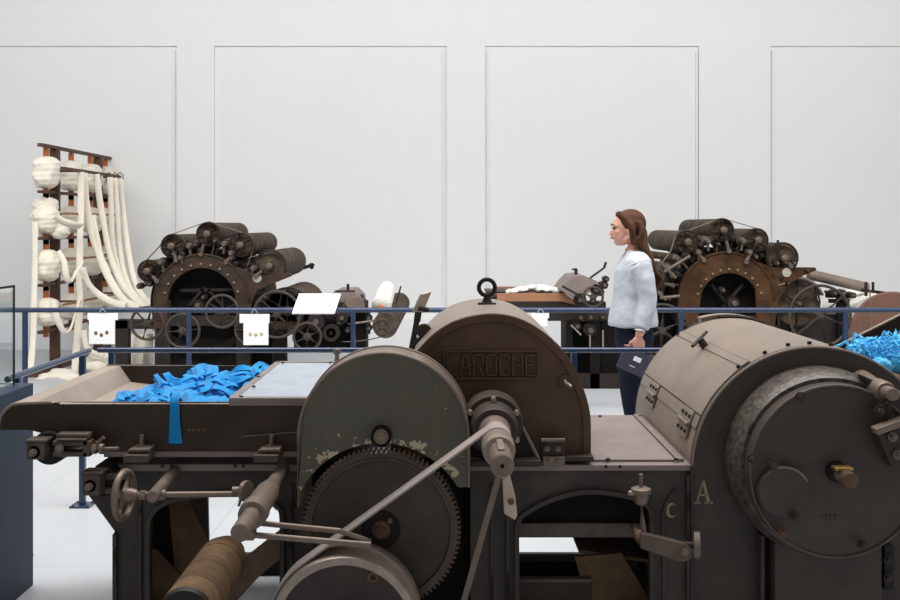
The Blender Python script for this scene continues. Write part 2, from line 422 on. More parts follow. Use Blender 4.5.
part('bracket', MB().box(-1.18, -1.06, ya - 0.03, ya + 0.02, RZ - 0.01, RZ + 0.055), 'rail', t)

def tag_label(x0, x1, xa, xb, y0, ym, y1, sw, label, mat_sw):
    t = thing('hanging_label', label, 'label', P((x0 + x1) / 2, y1, 124), 'label cards hanging from the far railing')
    b = MB(); yy = D(124)
    X = lambda p: XZ(p, 0, 124)[0]; Z = lambda p: XZ(0, p, 124)[1]
    b.box(X(x0), X(x1), yy, yy + 0.003, Z(ym), Z(y0)); b.box(X(xa), X(xb), yy - 0.003, yy, Z(y1), Z(ym - 3))
    cd = part('card', b, 'white', t)
    g = MB().tube(spline([(X((x0 + x1) / 2) - 0.03, yy, Z(y0) - 0.005), (X((x0 + x1) / 2), yy - 0.012, RZ + 0.028), (X((x0 + x1) / 2) + 0.03, yy, Z(y0) - 0.005)], 6), 0.0025, 6)
    part('string', g, 'ink', t)
    for px, py in sw:
        part('swatch', MB().ellipsoid((X(px), yy - 0.004, Z(py)), 0.014, 0.004, 0.016, 10, 8), mat_sw, cd)
tag_label(87.5, 118, 89, 115, 313, 320, 344, [(96, 333), (101.5, 335), (107, 332.5)], 'white label card with three brown swatches hanging below the roving rack', 'swatch')
tag_label(239.5, 269.5, 243.5, 268.5, 314, 323, 345, [(250.5, 334), (256, 334.5), (261.5, 334)], 'white label card with tan swatches hanging in front of the left carding machine', 'swatch2')
tag_label(532, 549, 533, 547.5, 313, 318, 326, [], 'blank white label card half hidden behind the front machine hood', 'swatch2')

# ================================================================ glass display case at the left edge
bx = -1.805; by = 4.55
t = thing('display_case', 'navy plinth display case with a glass cover at left edge', 'display case', (bx - 0.4, 3.9, 0))
p_ = part('plinth', MB().box(bx - 0.8, bx, 3.2, by, 0, 0.876), 'raildark', t, 0.004)
gx = -1.863; gy = 4.49
g = MB(); g.box(gx - 0.008, gx, 3.26, gy, 0.877, 1.295); part('glass_pane', g, 'glass', t)
g = MB(); g.box(gx - 0.68, gx - 0.009, gy - 0.008, gy, 0.877, 1.295); part('glass_pane', g, 'glass', t)
g = MB().box(gx - 0.68, gx, 3.26, gy, 1.296, 1.304); part('glass_pane', g, 'glass', t)
g = MB().box(gx - 0.66, gx - 0.02, 3.28, gy - 0.02, 0.877, 0.882); part('display_mat', g, 'white', t)
e = MB().box(gx, gx + 0.003, gy - 0.008, gy + 0.001, 0.877, 1.3).box(gx, gx + 0.003, 3.26, gy, 1.294, 1.304)
part('edge_strip', e, 'black', t)
# ================================================================ the big front machine
ms = 280.0; my = D(ms); myb = D(223.0)
mach = thing('textile_opening_machine', 'long dark cast iron textile opening machine filling the foreground', 'machine', (0.0, (my + myb) / 2, 0))
def xz(px, py, s=ms): return XZ(px, py, s)

# side frames: front and back, with arched openings
def arch_panel(pxo, pyo, opening, y0, y1, s=ms):
    """outline points (px,py) list that already walks around the opening down to the feet"""
    return MB().prism([xz(a, b, s) for a, b in pxo], y0, y1)
left_out = [(85, 471), (84, 492), (113, 532), (113, 662), (150, 662), (147, 530), (150, 514), (160, 504), (176, 498), (214, 493), (248, 492), (266, 497), (278, 506), (283, 520), (283, 662), (312, 662), (312, 471)]
right_out = [(470, 471), (470, 662), (518, 662), (518, 522), (530, 510), (550, 500), (575, 494), (600, 493), (625, 497), (642, 504), (651, 514), (651, 662), (692, 662), (692, 471)]
for (y0, lab) in ((my + 0.012, 'front'), (myb - 0.03, 'back')):
    for out in (left_out, right_out):
        part('side_frame', arch_panel(out, None, None, y0, y0 + 0.022), 'iron_green', mach, 0.003)
# raised flanges following the frame edges
def flange(pts, w=0.016, dep=0.02, m='iron_green', y=None, parent=mach):
    y = my + 0.012 if y is None else y
    path = spline([(x, y, z) for x, z in [xz(*p) for p in pts]], 5)
    mb = MB()
    for a, b in zip(path, path[1:]):
        mb.bar(a, b, dep * 2, w, side=(0, 1, 0))
    return part('frame_flange', mb, m, parent, 0.0)
flange([(149, 660), (148, 600), (148, 530), (152, 514), (162, 505), (178, 499), (215, 494), (248, 493), (265, 498), (277, 507), (282, 520), (282, 600), (282, 660)])
flange([(517, 660), (517, 560), (518, 523), (531, 510), (551, 500), (576, 493), (600, 492), (626, 496), (643, 503), (651, 514), (652, 560), (652, 660)])
flange([(115, 660), (115, 600), (115, 534)], 0.014); flange([(664, 660), (664, 560), (664, 512), (676, 490)], 0.01, 0.012)
flange([(140, 660), (140, 540), (140, 500)], 0.01, 0.012); flange([(508, 660), (508, 540), (508, 485)], 0.012); flange([(492, 660), (492, 540), (492, 485)], 0.01, 0.012)
flange([(291, 660), (291, 560), (291, 485)], 0.01, 0.012); flange([(688, 660), (688, 560), (688, 475)], 0.012, 0.022)
# ground bars and cross ties
for y0 in (my + 0.0, myb - 0.035):
    part('ground_bar', MB().box(-1.2, 0.87, y0, y0 + 0.05, 0.0, 0.09), 'black', mach, 0.004)
for x in (-1.15, -0.58, 0.13, 0.80):
    part('cross_tie', MB().box(x - 0.03, x + 0.03, my + 0.03, myb - 0.03, 0.02, 0.07), 'black', mach)
z0_, z1_ = xz(0, 549)[1], xz(0, 531)[1]
part('cross_rail', MB().box(xz(516, 0)[0], xz(653, 0)[0], my + 0.10, my + 0.14, z0_ + 0.01, z1_), 'ironlt', mach, 0.004)
part('dark_tray_panel', MB().pbox(512, 562, 592, 579, 262, .10), 'deep', mach, .003)  # dark panel added to blacken the opening and cover the bright floor
part('lower_tray_front', MB().pbox(512, 580, 592, 660, 268, .03), 'hopper', mach, .003)
part('lower_tray_lip', MB().pbox(512, 579, 592, 583, 270, .04), 'ironlt', mach, .003)
# dark block added for interior shade behind the gears; undershell behind the arch
part('dark_interior_block', MB().box(xz(296, 0)[0], xz(505, 0)[0], my + 0.07, myb - 0.06, 0.09, 0.70), 'deep', mach, 0.01)
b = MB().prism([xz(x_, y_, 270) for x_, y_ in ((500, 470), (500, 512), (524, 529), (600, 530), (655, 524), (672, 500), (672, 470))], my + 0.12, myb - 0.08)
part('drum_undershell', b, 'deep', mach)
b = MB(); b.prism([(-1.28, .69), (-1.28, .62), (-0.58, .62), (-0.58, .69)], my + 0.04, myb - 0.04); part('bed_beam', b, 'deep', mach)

# aprons inside the arches
def apron(p, q, wy0, wy1, th, m, name='canvas_apron', sag=0.0, label=None):
    (xa, za), (xb, zb) = p, q
    dx, dz = xb - xa, zb - za; L = math.hypot(dx, dz); nx, nz = -dz / L * th, dx / L * th
    n = 10; o = []; i_ = []
    for k in range(n + 1):
        t_ = k / n; s_ = -sag * math.sin(PI * t_)
        o.append((xa + dx * t_ + nx, za + dz * t_ + nz + s_)); i_.append((xa + dx * t_, za + dz * t_ + s_))
    return part(name, MB().band(o, i_, wy0, wy1, close=False), m, mach, label=label)
part('canvas_apron', MB().prism([xz(a_, c_, 262) for a_, c_ in ((306, 508), (306, 536), (262, 572), (214, 625), (176, 625), (232, 566))], my + .22, my + .235), 'strap', mach)
part('canvas_apron', MB().prism([xz(a_, c_, 266) for a_, c_ in ((168, 480), (182, 482), (212, 545), (196, 572), (178, 590))], my + .18, my + .19), 'canvas', mach)
part('end_panel', MB().box(xz(143, 0, 262)[0], xz(183, 0, 262)[0], my + .27, my + .29, .02, .69), 'deep', mach)
part('canvas_apron', MB().prism([xz(a_, c_, 268) for a_, c_ in ((144, 545), (158, 550), (186, 580), (176, 612), (144, 612))], my + .16, my + .17), 'canvas', mach)
apron(xz(577, 548, 262), xz(660, 560, 262), my + 0.20, my + 0.6, 0.012, 'canvas', 'canvas_apron')
b = MB().prism([xz(a_, c_, 262) for a_, c_ in ((572, 550), (618, 546), (650, 600), (655, 640), (590, 640), (582, 585))], my + 0.17, my + 0.19)
part('apron_guard', b, 'canvas', mach)

# table plates and the long ledges
part('table_plate', MB().box(xz(455, 0)[0], xz(692, 0)[0], my, myb, xz(0, 471)[1], xz(0, 465)[1]), 'table', mach, 0.003)
x0_, x1_ = xz(590, 0)[0], xz(681, 0)[0]; zt = xz(0, 465)[1]
lid = part('inspection_plate', MB().box(x0_ - 0.12, x1_ - 0.01, my + 0.05, myb - 0.02, zt, zt + 0.009), 'table', mach, 0.002)
part('edge_strip', MB().box(x1_ - 0.004, x1_ + 0.022, my + 0.05, myb - 0.01, zt, zt + 0.012), 'table', mach, 0.002)
for px, py, s in ((608, 459.5, 277), (676, 459.5, 277), (640, 412, 226), (600, 412, 226)):
    p = P(px, py, s); p.z = zt + 0.009
    part('screw', MB().cyl(p, p + Vector((0, 0, 0.006)), 0.008, n=10), 'black', lid)
part('bed_ledge', MB().box(xz(112, 0)[0], xz(300, 0)[0], my - 0.02, my + 0.10, xz(0, 470)[1], xz(0, 463)[1]), 'table', mach, 0.003)
part('bed_rail', MB().box(xz(104, 0, 285)[0], xz(312, 0, 285)[0], D(285) - 0.005, D(285) + 0.05, xz(0, 457, 285)[1], xz(0, 451.5, 285)[1]), 'table', mach, 0.003)
for px in (162, 171, 235, 243, 606, 620):
    pp = P(px, 466.5, 282 if px < 300 else 280); b = MB().cyl((pp.x, my - 0.021 if px < 300 else my - 0.002, pp.z), (pp.x, my - 0.019 if px < 300 else my, pp.z), 0.006, n=10)
    part('rivet', b, 'black', mach)

# ---- hopper
hs = 285.0; hf = D(hs); hb = myb - 0.02; HZ = 0.932
hop = part('feed_hopper', MB().prism([XZ(a_, c_, hs) for a_, c_ in ((18, 404), (8, 408), (1, 415), (-1, 424), (-1, 430), (29, 430), (104, 449), (104, 452), (312, 452), (312, 402), (60, 402))], hf, hf + 0.012), 'hopper', mach, 0.002)
part('hopper_back', MB().prism([(-1.53, HZ), (-1.53, .86), (-1.3, .78), (-0.3, .78), (-0.3, HZ)], hb - 0.012, hb), 'hopper', hop, 0.002)
xs_ = [(-1.56, .915), (-1.54, HZ), (-1.47, HZ + .001), (-1.42, .862), (-1.2, .835), (-0.3, .83)]
part('chute_floor', MB().band(xs_, [(x, z - 0.006) for x, z in xs_], hf + 0.012, hb - 0.012, close=False), 'chute', hop)
r_ = MB().tube([(XZ(60, 0, hs)[0], hf + 0.004, HZ), (XZ(312, 0, hs)[0], hf + 0.004, HZ)], 0.008, 8)
r_.tube(spline([(v[0], hf + 0.004, v[1]) for v in [XZ(a_, c_, hs) for a_, c_ in ((60, 402.5), (18, 404), (8, 408), (1, 416), (-1, 424), (-1, 430))]], 4), 0.006, 8)
part('rolled_edge', r_, 'hood', hop)
part('rolled_edge', MB().tube([(-1.53, hb - 0.006, HZ), (-0.3, hb - 0.006, HZ)], 0.007, 8), 'hopper', hop)
part('hopper_inner_front', MB().box(-1.42, -0.42, hf + 0.0125, hf + 0.02, .83, HZ - 0.006), 'hopper', hop)
dt = MB()
for k in range(4):
    x, z = XZ(189 + k * 5, 430, hs); dt.box(x - .005, x + .005, hf - .001, hf + .001, z - .004, z + .004)
part('faint_marks', dt, 'ochre', hop)
# glazed cover frame
cx0 = (229 - CX) / hs; cz = HZ - 0.006
cf = MB()
cx1 = -0.34
cf.box(cx0, cx1, hf - 0.004, hf + 0.03, cz, cz + 0.028); cf.box(cx0, cx0 + 0.025, hf + 0.03, hb - 0.02, cz, cz + 0.028)
cf.box(cx0, cx1, hb - 0.045, hb - 0.012, cz, cz + 0.028); cf.box(cx1 - 0.025, cx1, hf + 0.03, hb - 0.045, cz, cz + 0.028)
cov = part('cover_frame', cf, 'table', mach, 0.002)
part('cover_panel', MB().box(cx0 + 0.025, cx1 - 0.025, hf + 0.03, hb - 0.045, cz + 0.012, cz + 0.025), 'pane', cov, label='glazed panel with bluish white reflection in its colour')
for fx, fy in ((.04, .016), (.3, .016), (.04, .25), (.012, .5), (.04, .93), (.25, .93)):
    p = Vector((cx0 + (0.012 if fx < 0.02 else fx), hf + (hb - hf) * fy, cz + 0.027)); part('screw', MB().cyl(p, p + Vector((0, 0, 0.005)), 0.007, n=10), 'black', cov)
part('cover_knob', MB().lathe(P(337, 362, 232), (0, 0, 1), [(0, .012), (.03, .009), (.038, .018), (.055, .016), (.062, .005)], 14), 'steel', mach)

# left end tension rollers and slide bearings
for px, py, r, s, rr in ((47, 449, 0.060, 288, 0), (100, 483, 0.054, 288, 1)):
    x, z = XZ(px, py, s)
    ro = part('apron_roller', MB().ycyl(x, z, my - 0.09, myb - 0.03, r), 'black', mach)
    bl = MB(); q = (26, 442, 44, 460) if rr == 0 else (82, 474, 100, 496)
    bl.pbox(*q, 292, 0.06)
    bb = part('bearing_block', bl, 'ironlt', mach, 0.006)
    cpx = (q[0] + q[2]) / 2 - 1
    bolt(bb, cpx, (q[1] + q[3]) / 2 + 1, 292, 0.014, 0.02, 'steel')
    part('bearing_cap', MB().pbox(q[0] - 1, q[1] - 2, q[2] + 2, q[1] + 1, 292.5, 0.07), 'ironlt', bb, 0.003)
sl = part('slide_bracket', MB().pbox(52, 441, 88, 446, 291, 0.05).pbox(52, 452, 88, 457, 291, 0.05).pbox(82, 441, 90, 457, 291, 0.05), 'ironlt', mach, 0.004)
part('slide_cap', MB().pbox(56, 434, 88, 439, 291, 0.05).pbox(55, 439, 86, 441, 292, 0.06), 'ironlt', sl, 0.003)
bolt(sl, 59, 449, 293, 0.010, 0.012)
part('tension_screw', MB().cyl(P(84, 449, 290), P(119, 448.5, 290), 0.006).cyl(P(92, 449, 290), P(97, 449, 290), 0.018, n=6).cyl(P(100, 448.8, 290), P(104, 448.8, 290), 0.018), 'steel', sl)
part('tension_screw', MB().bar(P(94, 445, 289), P(104, 437, 289), 0.012, 0.012).cyl(P(98, 441, 289), P(98, 452, 289), 0.010), 'steel', sl)
sl = part('slide_bracket', MB().pbox(104, 474, 126, 480, 288, 0.06).pbox(104, 488, 118, 494, 288, 0.06), 'ironlt', mach, 0.004)
for cxp in (138, 268.5):
    cb = part('clamp_block', MB().pbox(cxp - 15, 455, cxp + 10, 463, 292, 0.10).pbox(cxp - 11, 450, cxp + 12, 455, 290, 0.07), 'ironlt', mach, 0.004)
    part('clamp_plate', MB().pbox(cxp - 9, 449, cxp + 11, 451.5, 291, 0.08), 'steel', cb, 0.002)
    q = P(cxp + 1, 449, 289)
    part('clamp_stud', MB().cyl(q + Vector((0, 0.02, -.01)), q + Vector((0.004, 0.02, 0.045)), 0.007).lathe(q + Vector((0, .02, 0)), (0, 0, 1), [(0, 0.016), (0.01, 0.016)], 6), 'steel', cb)
part('belt_lacing', MB().cyl(P(242, 436.5, 286), P(298, 432, 286), 0.0022, n=6), 'steel', mach)

# handwheel, cross shaft, shaft bosses
c_ = P(124, 495, 300)
ax_ = Vector((1, -0.12, 0)).normalized()
hw = part('handwheel', MB().torus(c_, ax_, 0.076, 0.0115, 44, 12), 'steel', mach)
part('hub', MB().lathe(c_, (1, 0, 0), [(-0.035, .010), (-0.03, .012), (-0.01, .012), (0.0, .026), (0.03, .022), (0.045, .016)], 20), 'steel', hw)
u_, v_ = frame_of(ax_)
for k in range(4):
    a = k * PI / 2 + 0.6; d = u_ * math.cos(a) + v_ * math.sin(a)
    part('spoke', MB().tube([c_ + d * 0.018, c_ + d * 0.07], [0.009, 0.006], 8), 'steel', hw)
part('cross_shaft', MB().cyl(P(132, 495, 300), P(238, 494, 300), 0.010), 'steel', mach)
part('shaft_collar', MB().cyl(P(157, 495, 300), P(166, 495, 300), 0.018), 'steel', mach); part('shaft_nut', MB().hexa(P(140, 495, 300), P(146, 495, 300), 0.016), 'steel', mach)
a = P(152, 497, 305); part('bracket_arm', MB().cyl(a, (a.x + .0, my + .02, a.z + .02), 0.020), 'steel', mach)
# second boss: stepped sleeve pointing at the viewer
x, z = -0.594, 0.69
sh = part('shaft_sleeve', MB().ylathe(x, z, [(my + 0.05, .024), (D(298), .024), (D(308), .038), (D(326), .039), (D(330), .034)], 28), 'steel', mach)
part('sleeve_collar', MB().ylathe(x, z, [(D(334), .026), (D(334), .042), (D(328), .045), (D(327), .026)], 28, closed=True), 'steel', sh)
part('shaft_end', MB().ycyl(x, z, D(354), D(325), 0.027), 'steel', sh)
cc = P(246, 491, 300)
rd = part('ratchet_disc', MB().lathe(cc, (1, -.5, 0), [(-.008, .034), (.008, .034)], 14).lathe(cc, (1, 0, 0), [(-.045, .015), (0, .015)], 14), 'steel', mach)
part('pawl', MB().bar(cc + Vector((0, -.01, .03)), cc + Vector((-.02, -.02, -.045)), .014, .008), 'steel', rd)
part('push_rod', MB().cyl(P(258, 523, 326), P(341, 531, 326), .0085).cyl(P(338, 530.5, 325), P(370, 541, 318), .0075), 'steel', mach)
part('push_rod', MB().cyl(P(254, 535, 330), P(371, 545, 330), .0092), 'steel', mach)
part('rod_block', MB().pbox(246, 519, 259, 528, 327, .05).pbox(238, 531, 254, 541, 331, .05), 'steel', mach, .004)

# wooden roller
x, z = -0.75, 0.455
wr = part('wooden_roller', MB().ylathe(x, z, [(D(296), .02), (D(297), .06), (D(303), .077), (D(318), .078), (D(319), .075), (D(320), .078), (D(335), .078), (D(336), .075), (D(337), .078), (D(352), .078)], 40), 'canvas', mach, label='tan wooden roller with burnt rings')
for s0_, s1_ in ((306, 310), (321, 326), (336, 341)):
    part('burnt_band', MB().ylathe(x, z, [(D(s1_), .077), (D(s1_), .079), (D(s0_), .079), (D(s0_), .077)], 40, closed=True), 'char', wr)
part('end_ring', MB().ylathe(x, z, [(D(354), .030), (D(354), .072), (D(352), .078), (D(351), .030)], 36, closed=True), 'black', wr)
part('spindle', MB().ycyl(x, z, D(358), D(350), .018), 'steel', wr)
part('spindle', MB().ycyl(x, z, D(296), my + .3, .018), 'steel', wr)

# ---- big gear
gx_, gz_ = XZ(381, 530, 297); gs = D(297)
gp = MB(); nT = 96; ro_, ri_ = 0.270, 0.258
o_ = []; 
for k in range(nT):
    for f_, r_ in ((0.0, ri_), (0.22, ri_), (0.36, ro_), (0.66, ro_), (0.80, ri_)):
        a = 2 * PI * (k + f_) / nT; o_.append((gx_ + r_ * math.cos(a), gz_ + r_ * math.sin(a)))
i2 = [(gx_ + .235 * math.cos(2 * PI * k / len(o_)), gz_ + .235 * math.sin(2 * PI * k / len(o_))) for k in range(len(o_))]
gp.band(o_, i2, gs, gs + .045)
gear = part('gear_rim', gp, 'gearrim', mach, angle=20)
part('gear_web', MB().ylathe(gx_, gz_, [(gs + .006, .0), (gs + .006, .235), (gs + .04, .237)], 64), 'iron_green', gear)
part('gear_rim_ridge', MB().ylathe(gx_, gz_, [(gs - .004, .235), (gs - .004, .243), (gs + .005, .245), (gs + .005, .233)], 64, closed=True), 'gearrim', gear)
hb_ = part('gear_hub', MB().ylathe(gx_, gz_, [(gs - .004, 0), (gs - .004, .06), (gs + .006, .066)], 32), 'black', gear)
part('hub_nut', MB().ylathe(gx_, gz_, [(gs - .03, 0), (gs - .03, .018), (gs - .012, .020), (gs - .010, .030), (gs - .004, .032)], 20), 'rust', hb_)
bolt(hb_, 390, 521, 300, .006, .008)
xg, zg = XZ(381, 437, 303)
pn_ = part('pinion_cap', MB().ylathe(xg, zg, [(D(305), 0), (D(305), .028), (D(303), .034), (D(300), .034)], 28), 'deep', mach)
bolt(pn_, 381, 437, 305.5, .016, .016, 'steel')

# ---- D shaped gear guard
gcx, gcz, gr = -0.222, 0.848, 0.288; GF, GB = D(300), D(287)
def Z3(py): return XZ(0, py, 300)[1]
def X3(px): return XZ(px, 0, 300)[0]
cutr = 0.300
outer = []
xL, xR = gcx - gr, gcx + gr
nn = 60
for k in range(nn + 1):
    a = math.radians(180 - 180 * k / nn); outer.append((gcx + gr * math.cos(a), gcz + gr * math.sin(a)))
zLb, zRb = Z3(507), Z3(487)
def cutp(a): return (gx_ + cutr * math.cos(a), gz_ + cutr * math.sin(a))
aL = PI - math.asin(min(1, (zLb - gz_) / cutr)); aR = math.asin((zRb - gz_) / cutr)
cut = [cutp(aR + (aL - aR) * k / 40) for k in range(41)]
outl = outer + [(xR, zRb)] + [(min(c[0], xR - .002), c[1]) for c in cut] + [(xL, zLb)]
outl = [p for i, p in enumerate(outl) if i == 0 or math.dist(p, outl[i - 1]) > 1e-4]
gd = part('gear_guard', MB().prism(outl, GF, GF + 0.006), 'guard', mach, label='green grey painted gear guard with chipped paint')
rim_o = [(xL, zLb)] + outer + [(xR, zRb)]
cx_, cz_ = gcx, gcz
def shrink(pts, d):
    out = []
    for x, z in pts:
        if z > gcz: 
            l = math.hypot(x - gcx, z - gcz); out.append((gcx + (x - gcx) * (l - d) / l, gcz + (z - gcz) * (l - d) / l))
        else: out.append((x + (d if x < gcx else -d), z))
    return out
part('guard_rim', MB().band(rim_o, shrink(rim_o, .006), GF + .006, GB, close=False), 'steel', gd)
part('guard_bead', MB().tube([(x, GF - .001, z) for x, z in shrink(rim_o, .004)], .005, 8), 'steel', gd)
part('guard_bead', MB().tube([(x, GB, z) for x, z in rim_o], .006, 8), 'steel', gd)

# ---- lower belt pulley
px_, pz_ = XZ(344, 633, 320)[0], XZ(344, 633, 320)[1]; PR = 76 / 320
yA, yB = D(320), D(303)
pu = part('belt_pulley', MB().ylathe(px_, pz_, [(yA, PR - .026), (yA, PR - .003), (yA + .006, PR), ((yA + yB) / 2, PR + .004), (yB - .006, PR), (yB, PR - .004), (yB, PR - .026)], 72, closed=True), 'steel_lt', mach)
part('pulley_web', MB().ylathe(px_, pz_, [(yA + .05, 0), (yA + .05, .08), (yA + .035, PR * .6), (yA + .02, PR - .024), (yA + .06, PR - .024), (yA + .08, .0)], 60), 'iron', pu)
part('pulley_hub', MB().ylathe(px_, pz_, [(yA - .02, 0), (yA - .02, .045), (yA + .06, .055)], 32), 'rust', pu)
x, z = XZ(373, 577, 318); part('lubricator', MB().ylathe(x, z, [(yA + .02, .008), (yA + .015, .018), (yA + .035, .018), (yA + .035, .008)], 20, closed=True), 'rust', pu)
part('pulley_axle', MB().ycyl(px_, pz_, yA, my + .1, .03), 'steel', pu)

# ---- main shaft toward the viewer, with bearing
ax, az = 0.149, 0.873
br = MB().prism([XZ(a_, c_, 283) for a_, c_ in ((470, 466), (470, 430), (473, 412), (480, 402), (492, 398), (504, 401), (512, 408), (540, 463), (540, 466))], D(284), D(278))
be = part('bearing_bracket', br, 'black', mach, .004)
e_ = MB()
pts_ = [P(a_, c_, 286) for a_, c_ in ((505, 399), (513, 409), (527, 436), (538, 458), (539, 466))]
e_.tube(spline(pts_, 4), .006, 8); part('bracket_rib', e_, 'steel', be)
part('bearing_foot', MB().box(XZ(468, 0, 287)[0], XZ(541, 0, 287)[0], D(288), my, .722, .742), 'iron', be, .003)
part('bearing_housing', MB().ylathe(ax, az, [(D(283), .105), (D(289), .105), (D(291), .098), (D(291), .0)], 48), 'iron', be)
part('bearing_flange', MB().ylathe(ax, az, [(D(291), .084), (D(298), .080), (D(300), .072), (D(300), .0)], 48), 'iron', be)
part('bearing_seal', MB().ylathe(ax, az, [(D(299), .055), (D(306), .050), (D(307), .044), (D(307), .0)], 40), 'steel', be)
for k in range(6):
    a = k * PI / 3 + PI / 6; x = ax + .092 * math.cos(a); z = az + .092 * math.sin(a)
    part('bolt', MB().hexa((x, D(291), z), (x, D(294), z), .009), 'steel_lt', be)
shf = part('drive_shaft', MB().ycyl(ax, az, D(322), D(300), .031), 'steel_lt', mach, label='pale bare steel shaft')
part('shaft_collar', MB().ylathe(ax, az, [(D(331), .030), (D(331), .047), (D(328), .051), (D(320), .051), (D(318), .045), (D(318), .030)], 36, closed=True), 'steel_lt', shf)
en = part('shaft_end', MB().ycyl(ax, az, D(351), D(325), .0345), 'steel', shf)
part('centre_hole', MB().ycyl(ax, az, D(351.3), D(350.5), .006), 'deep', en)
part('shaft_key', MB().box(ax - .010, ax + .010, D(346), D(331), az + .028, az + .041), 'steel_lt', en, .002)
part('belt_sleeve', MB().ycyl(ax, az, D(317), D(306), .042), 'steel', shf)

# belts: straight flat strand from the shaft sleeve to the lower pulley
def belt_loop(c1, r1, c2, r2, y0, y1, th, m, name, sides=(1, 1)):
    (xa, za), (xb, zb) = c1, c2; d = math.hypot(xb - xa, zb - za); ux, uz = (xb - xa) / d, (zb - za) / d
    al = math.acos((r1 - r2) / d); base = math.atan2(uz, ux); pts = []
    n = 24
    for k in range(n + 1):
        a = base + al + (2 * PI - 2 * al) * k / n; pts.append((xa, za, r1, a))
    for k in range(n + 1):
        a = base - al + (2 * al) * k / n; pts.append((xb, zb, r2, a))
    o = [(x + (r + th) * math.cos(a), z + (r + th) * math.sin(a)) for x, z, r, a in pts]
    i = [(x + r * math.cos(a), z + r * math.sin(a)) for x, z, r, a in pts]
    return part(name, MB().band(o, i, y0, y1), m, mach)
s_b = D(312)
def open_belt(c1, r1, c2, r2, y0, y1, th):
    (xa, za), (xb, zb) = c1, c2; d = math.hypot(xb - xa, zb - za); ux, uz = (xb - xa) / d, (zb - za) / d
    al = math.acos((r1 - r2) / d); base = math.atan2(uz, ux)
    # unit normal of the upper left tangent lies at base - al; wrap over the sleeve first, then round the pulley
    pts = [(xa, za, r1, base - al - math.radians(150) * (1 - k / 20)) for k in range(21)]
    pts += [(xb, zb, r2, base - al + math.radians(150 * k / 40)) for k in range(41)]
    o = [(x + (r + th) * math.cos(a), z + (r + th) * math.sin(a)) for x, z, r, a in pts]
    i = [(x + r * math.cos(a), z + r * math.sin(a)) for x, z, r, a in pts]
    return part('drive_belt', MB().band(o, i, y0, y1, close=False), 'belt', mach)
open_belt((ax, az), .043, (px_, pz_), PR + .004, D(317.5), D(309), .006)
sx_, sz_ = XZ(447, 650, 300)
part('idler_pulley', MB().ycyl(sx_ , sz_, D(304), D(297), .05), 'steel', mach)
part('idler_axle', MB().ycyl(sx_ , sz_, D(299), my + .1, .02), 'steel', mach)
o_ = XZ(500, 472, 301); q_ = XZ(453, 640, 301)
part('drive_belt', MB().bar((o_[0], D(301), o_[1]), (q_[0], D(301), q_[1]), .02, .004, side=(0.96, 0, -0.27)), 'belt_br', mach, label='brown leather belt strand')
w_ = part('wooden_pointer', MB().prism([XZ(a_, c_, 297) for a_, c_ in ((502, 479), (510, 476), (515, 495), (517, 515), (515, 519), (504, 513), (503, 495))], D(298), D(295)), 'wood_pale', mach, .002, label='pale worn wooden strip')
bolt(w_, 511, 502, 299, .007, .012, 'rust')

# ---- LAROCHE drum hood
S1 = 276.0; y1h, y2h = D(276), D(229)
raw = [(391, 458), (391, 425), (392, 405), (398, 382), (408, 362), (424, 343), (437, 331), (453, 321.5), (471, 316), (491, 313.5), (510, 315.5), (528, 322), (545, 333), (560, 347), (572, 363), (581, 382), (587, 399), (590.5, 416), (591, 436), (591, 458)]
hp = [(v.x, v.z) for v in spline([(p[0], 0, p[1]) for p in [XZ(a_, c_, S1) for a_, c_ in raw]], 4)]
def inset(pts, d):
    out = []
    for i, p in enumerate(pts):
        a = Vector(pts[max(i - 1, 0)]); b_ = Vector(pts[min(i + 1, len(pts) - 1)]); t_ = (b_ - a).normalized()
        out.append((p[0] + t_.y * d, p[1] - t_.x * d))
    return out
hoodp = part('drum_hood', MB().band(hp, inset(hp, .006), y1h + .012, y2h, close=False), 'hood', mach, label='curved brown sheet hood', angle=50)
fp = part('hood_end_plate', MB().prism(hp, y1h + .002, y1h + .014), 'hoodface', hoodp)
part('hood_end_plate', MB().prism(hp, y2h - .012, y2h), 'hoodface', hoodp)
part('plate_rim', MB().band(inset(hp, .001), inset(hp, .030), y1h - .006, y1h + .003, close=False), 'hoodface', fp, .002)
# raised name plate border and letters
xa_, za_ = XZ(443, 380, 277); xb_, zb_ = XZ(540, 350, 277)
def rrect(x0, x1, z0, z1, r, n=5):
    o = []
    for cx1_, cz1_, a0 in ((x1 - r, z1 - r, 0), (x0 + r, z1 - r, 90), (x0 + r, z0 + r, 180), (x1 - r, z0 + r, 270)):
        o += arc(cx1_, cz1_, r, a0, a0 + 90, n)
    return o
O = rrect(xa_, xb_, za_, zb_, .016); I = rrect(xa_ + .009, xb_ - .009, za_ + .009, zb_ - .009, .009)
npz = part('name_plate_border', MB().band(O, I, y1h - .009, y1h + .003), 'hoodface', fp, .001)
wx0, wz0 = XZ(447.5, 375.5, 277); wx1, wz1_ = XZ(535.5, 355.5, 277)
part('raised_lettering', word('LAROCHE', wx0, wx1, wz0, wz1_, y1h - .003, .0080, .010), 'hoodface', npz, .002)
tb = MB().tube([(wx0 - .02 + .0, y1h - .004, wz1_ - .02), (wx0 - .016, y1h - .004, wz1_ + .018), (wx0 + .01, y1h - .005, wz1_ + .024), (wx0 + .08, y1h - .005, wz1_ + .024)], .003, 6)
part('worn_border_edge', tb, 'ochre', npz)
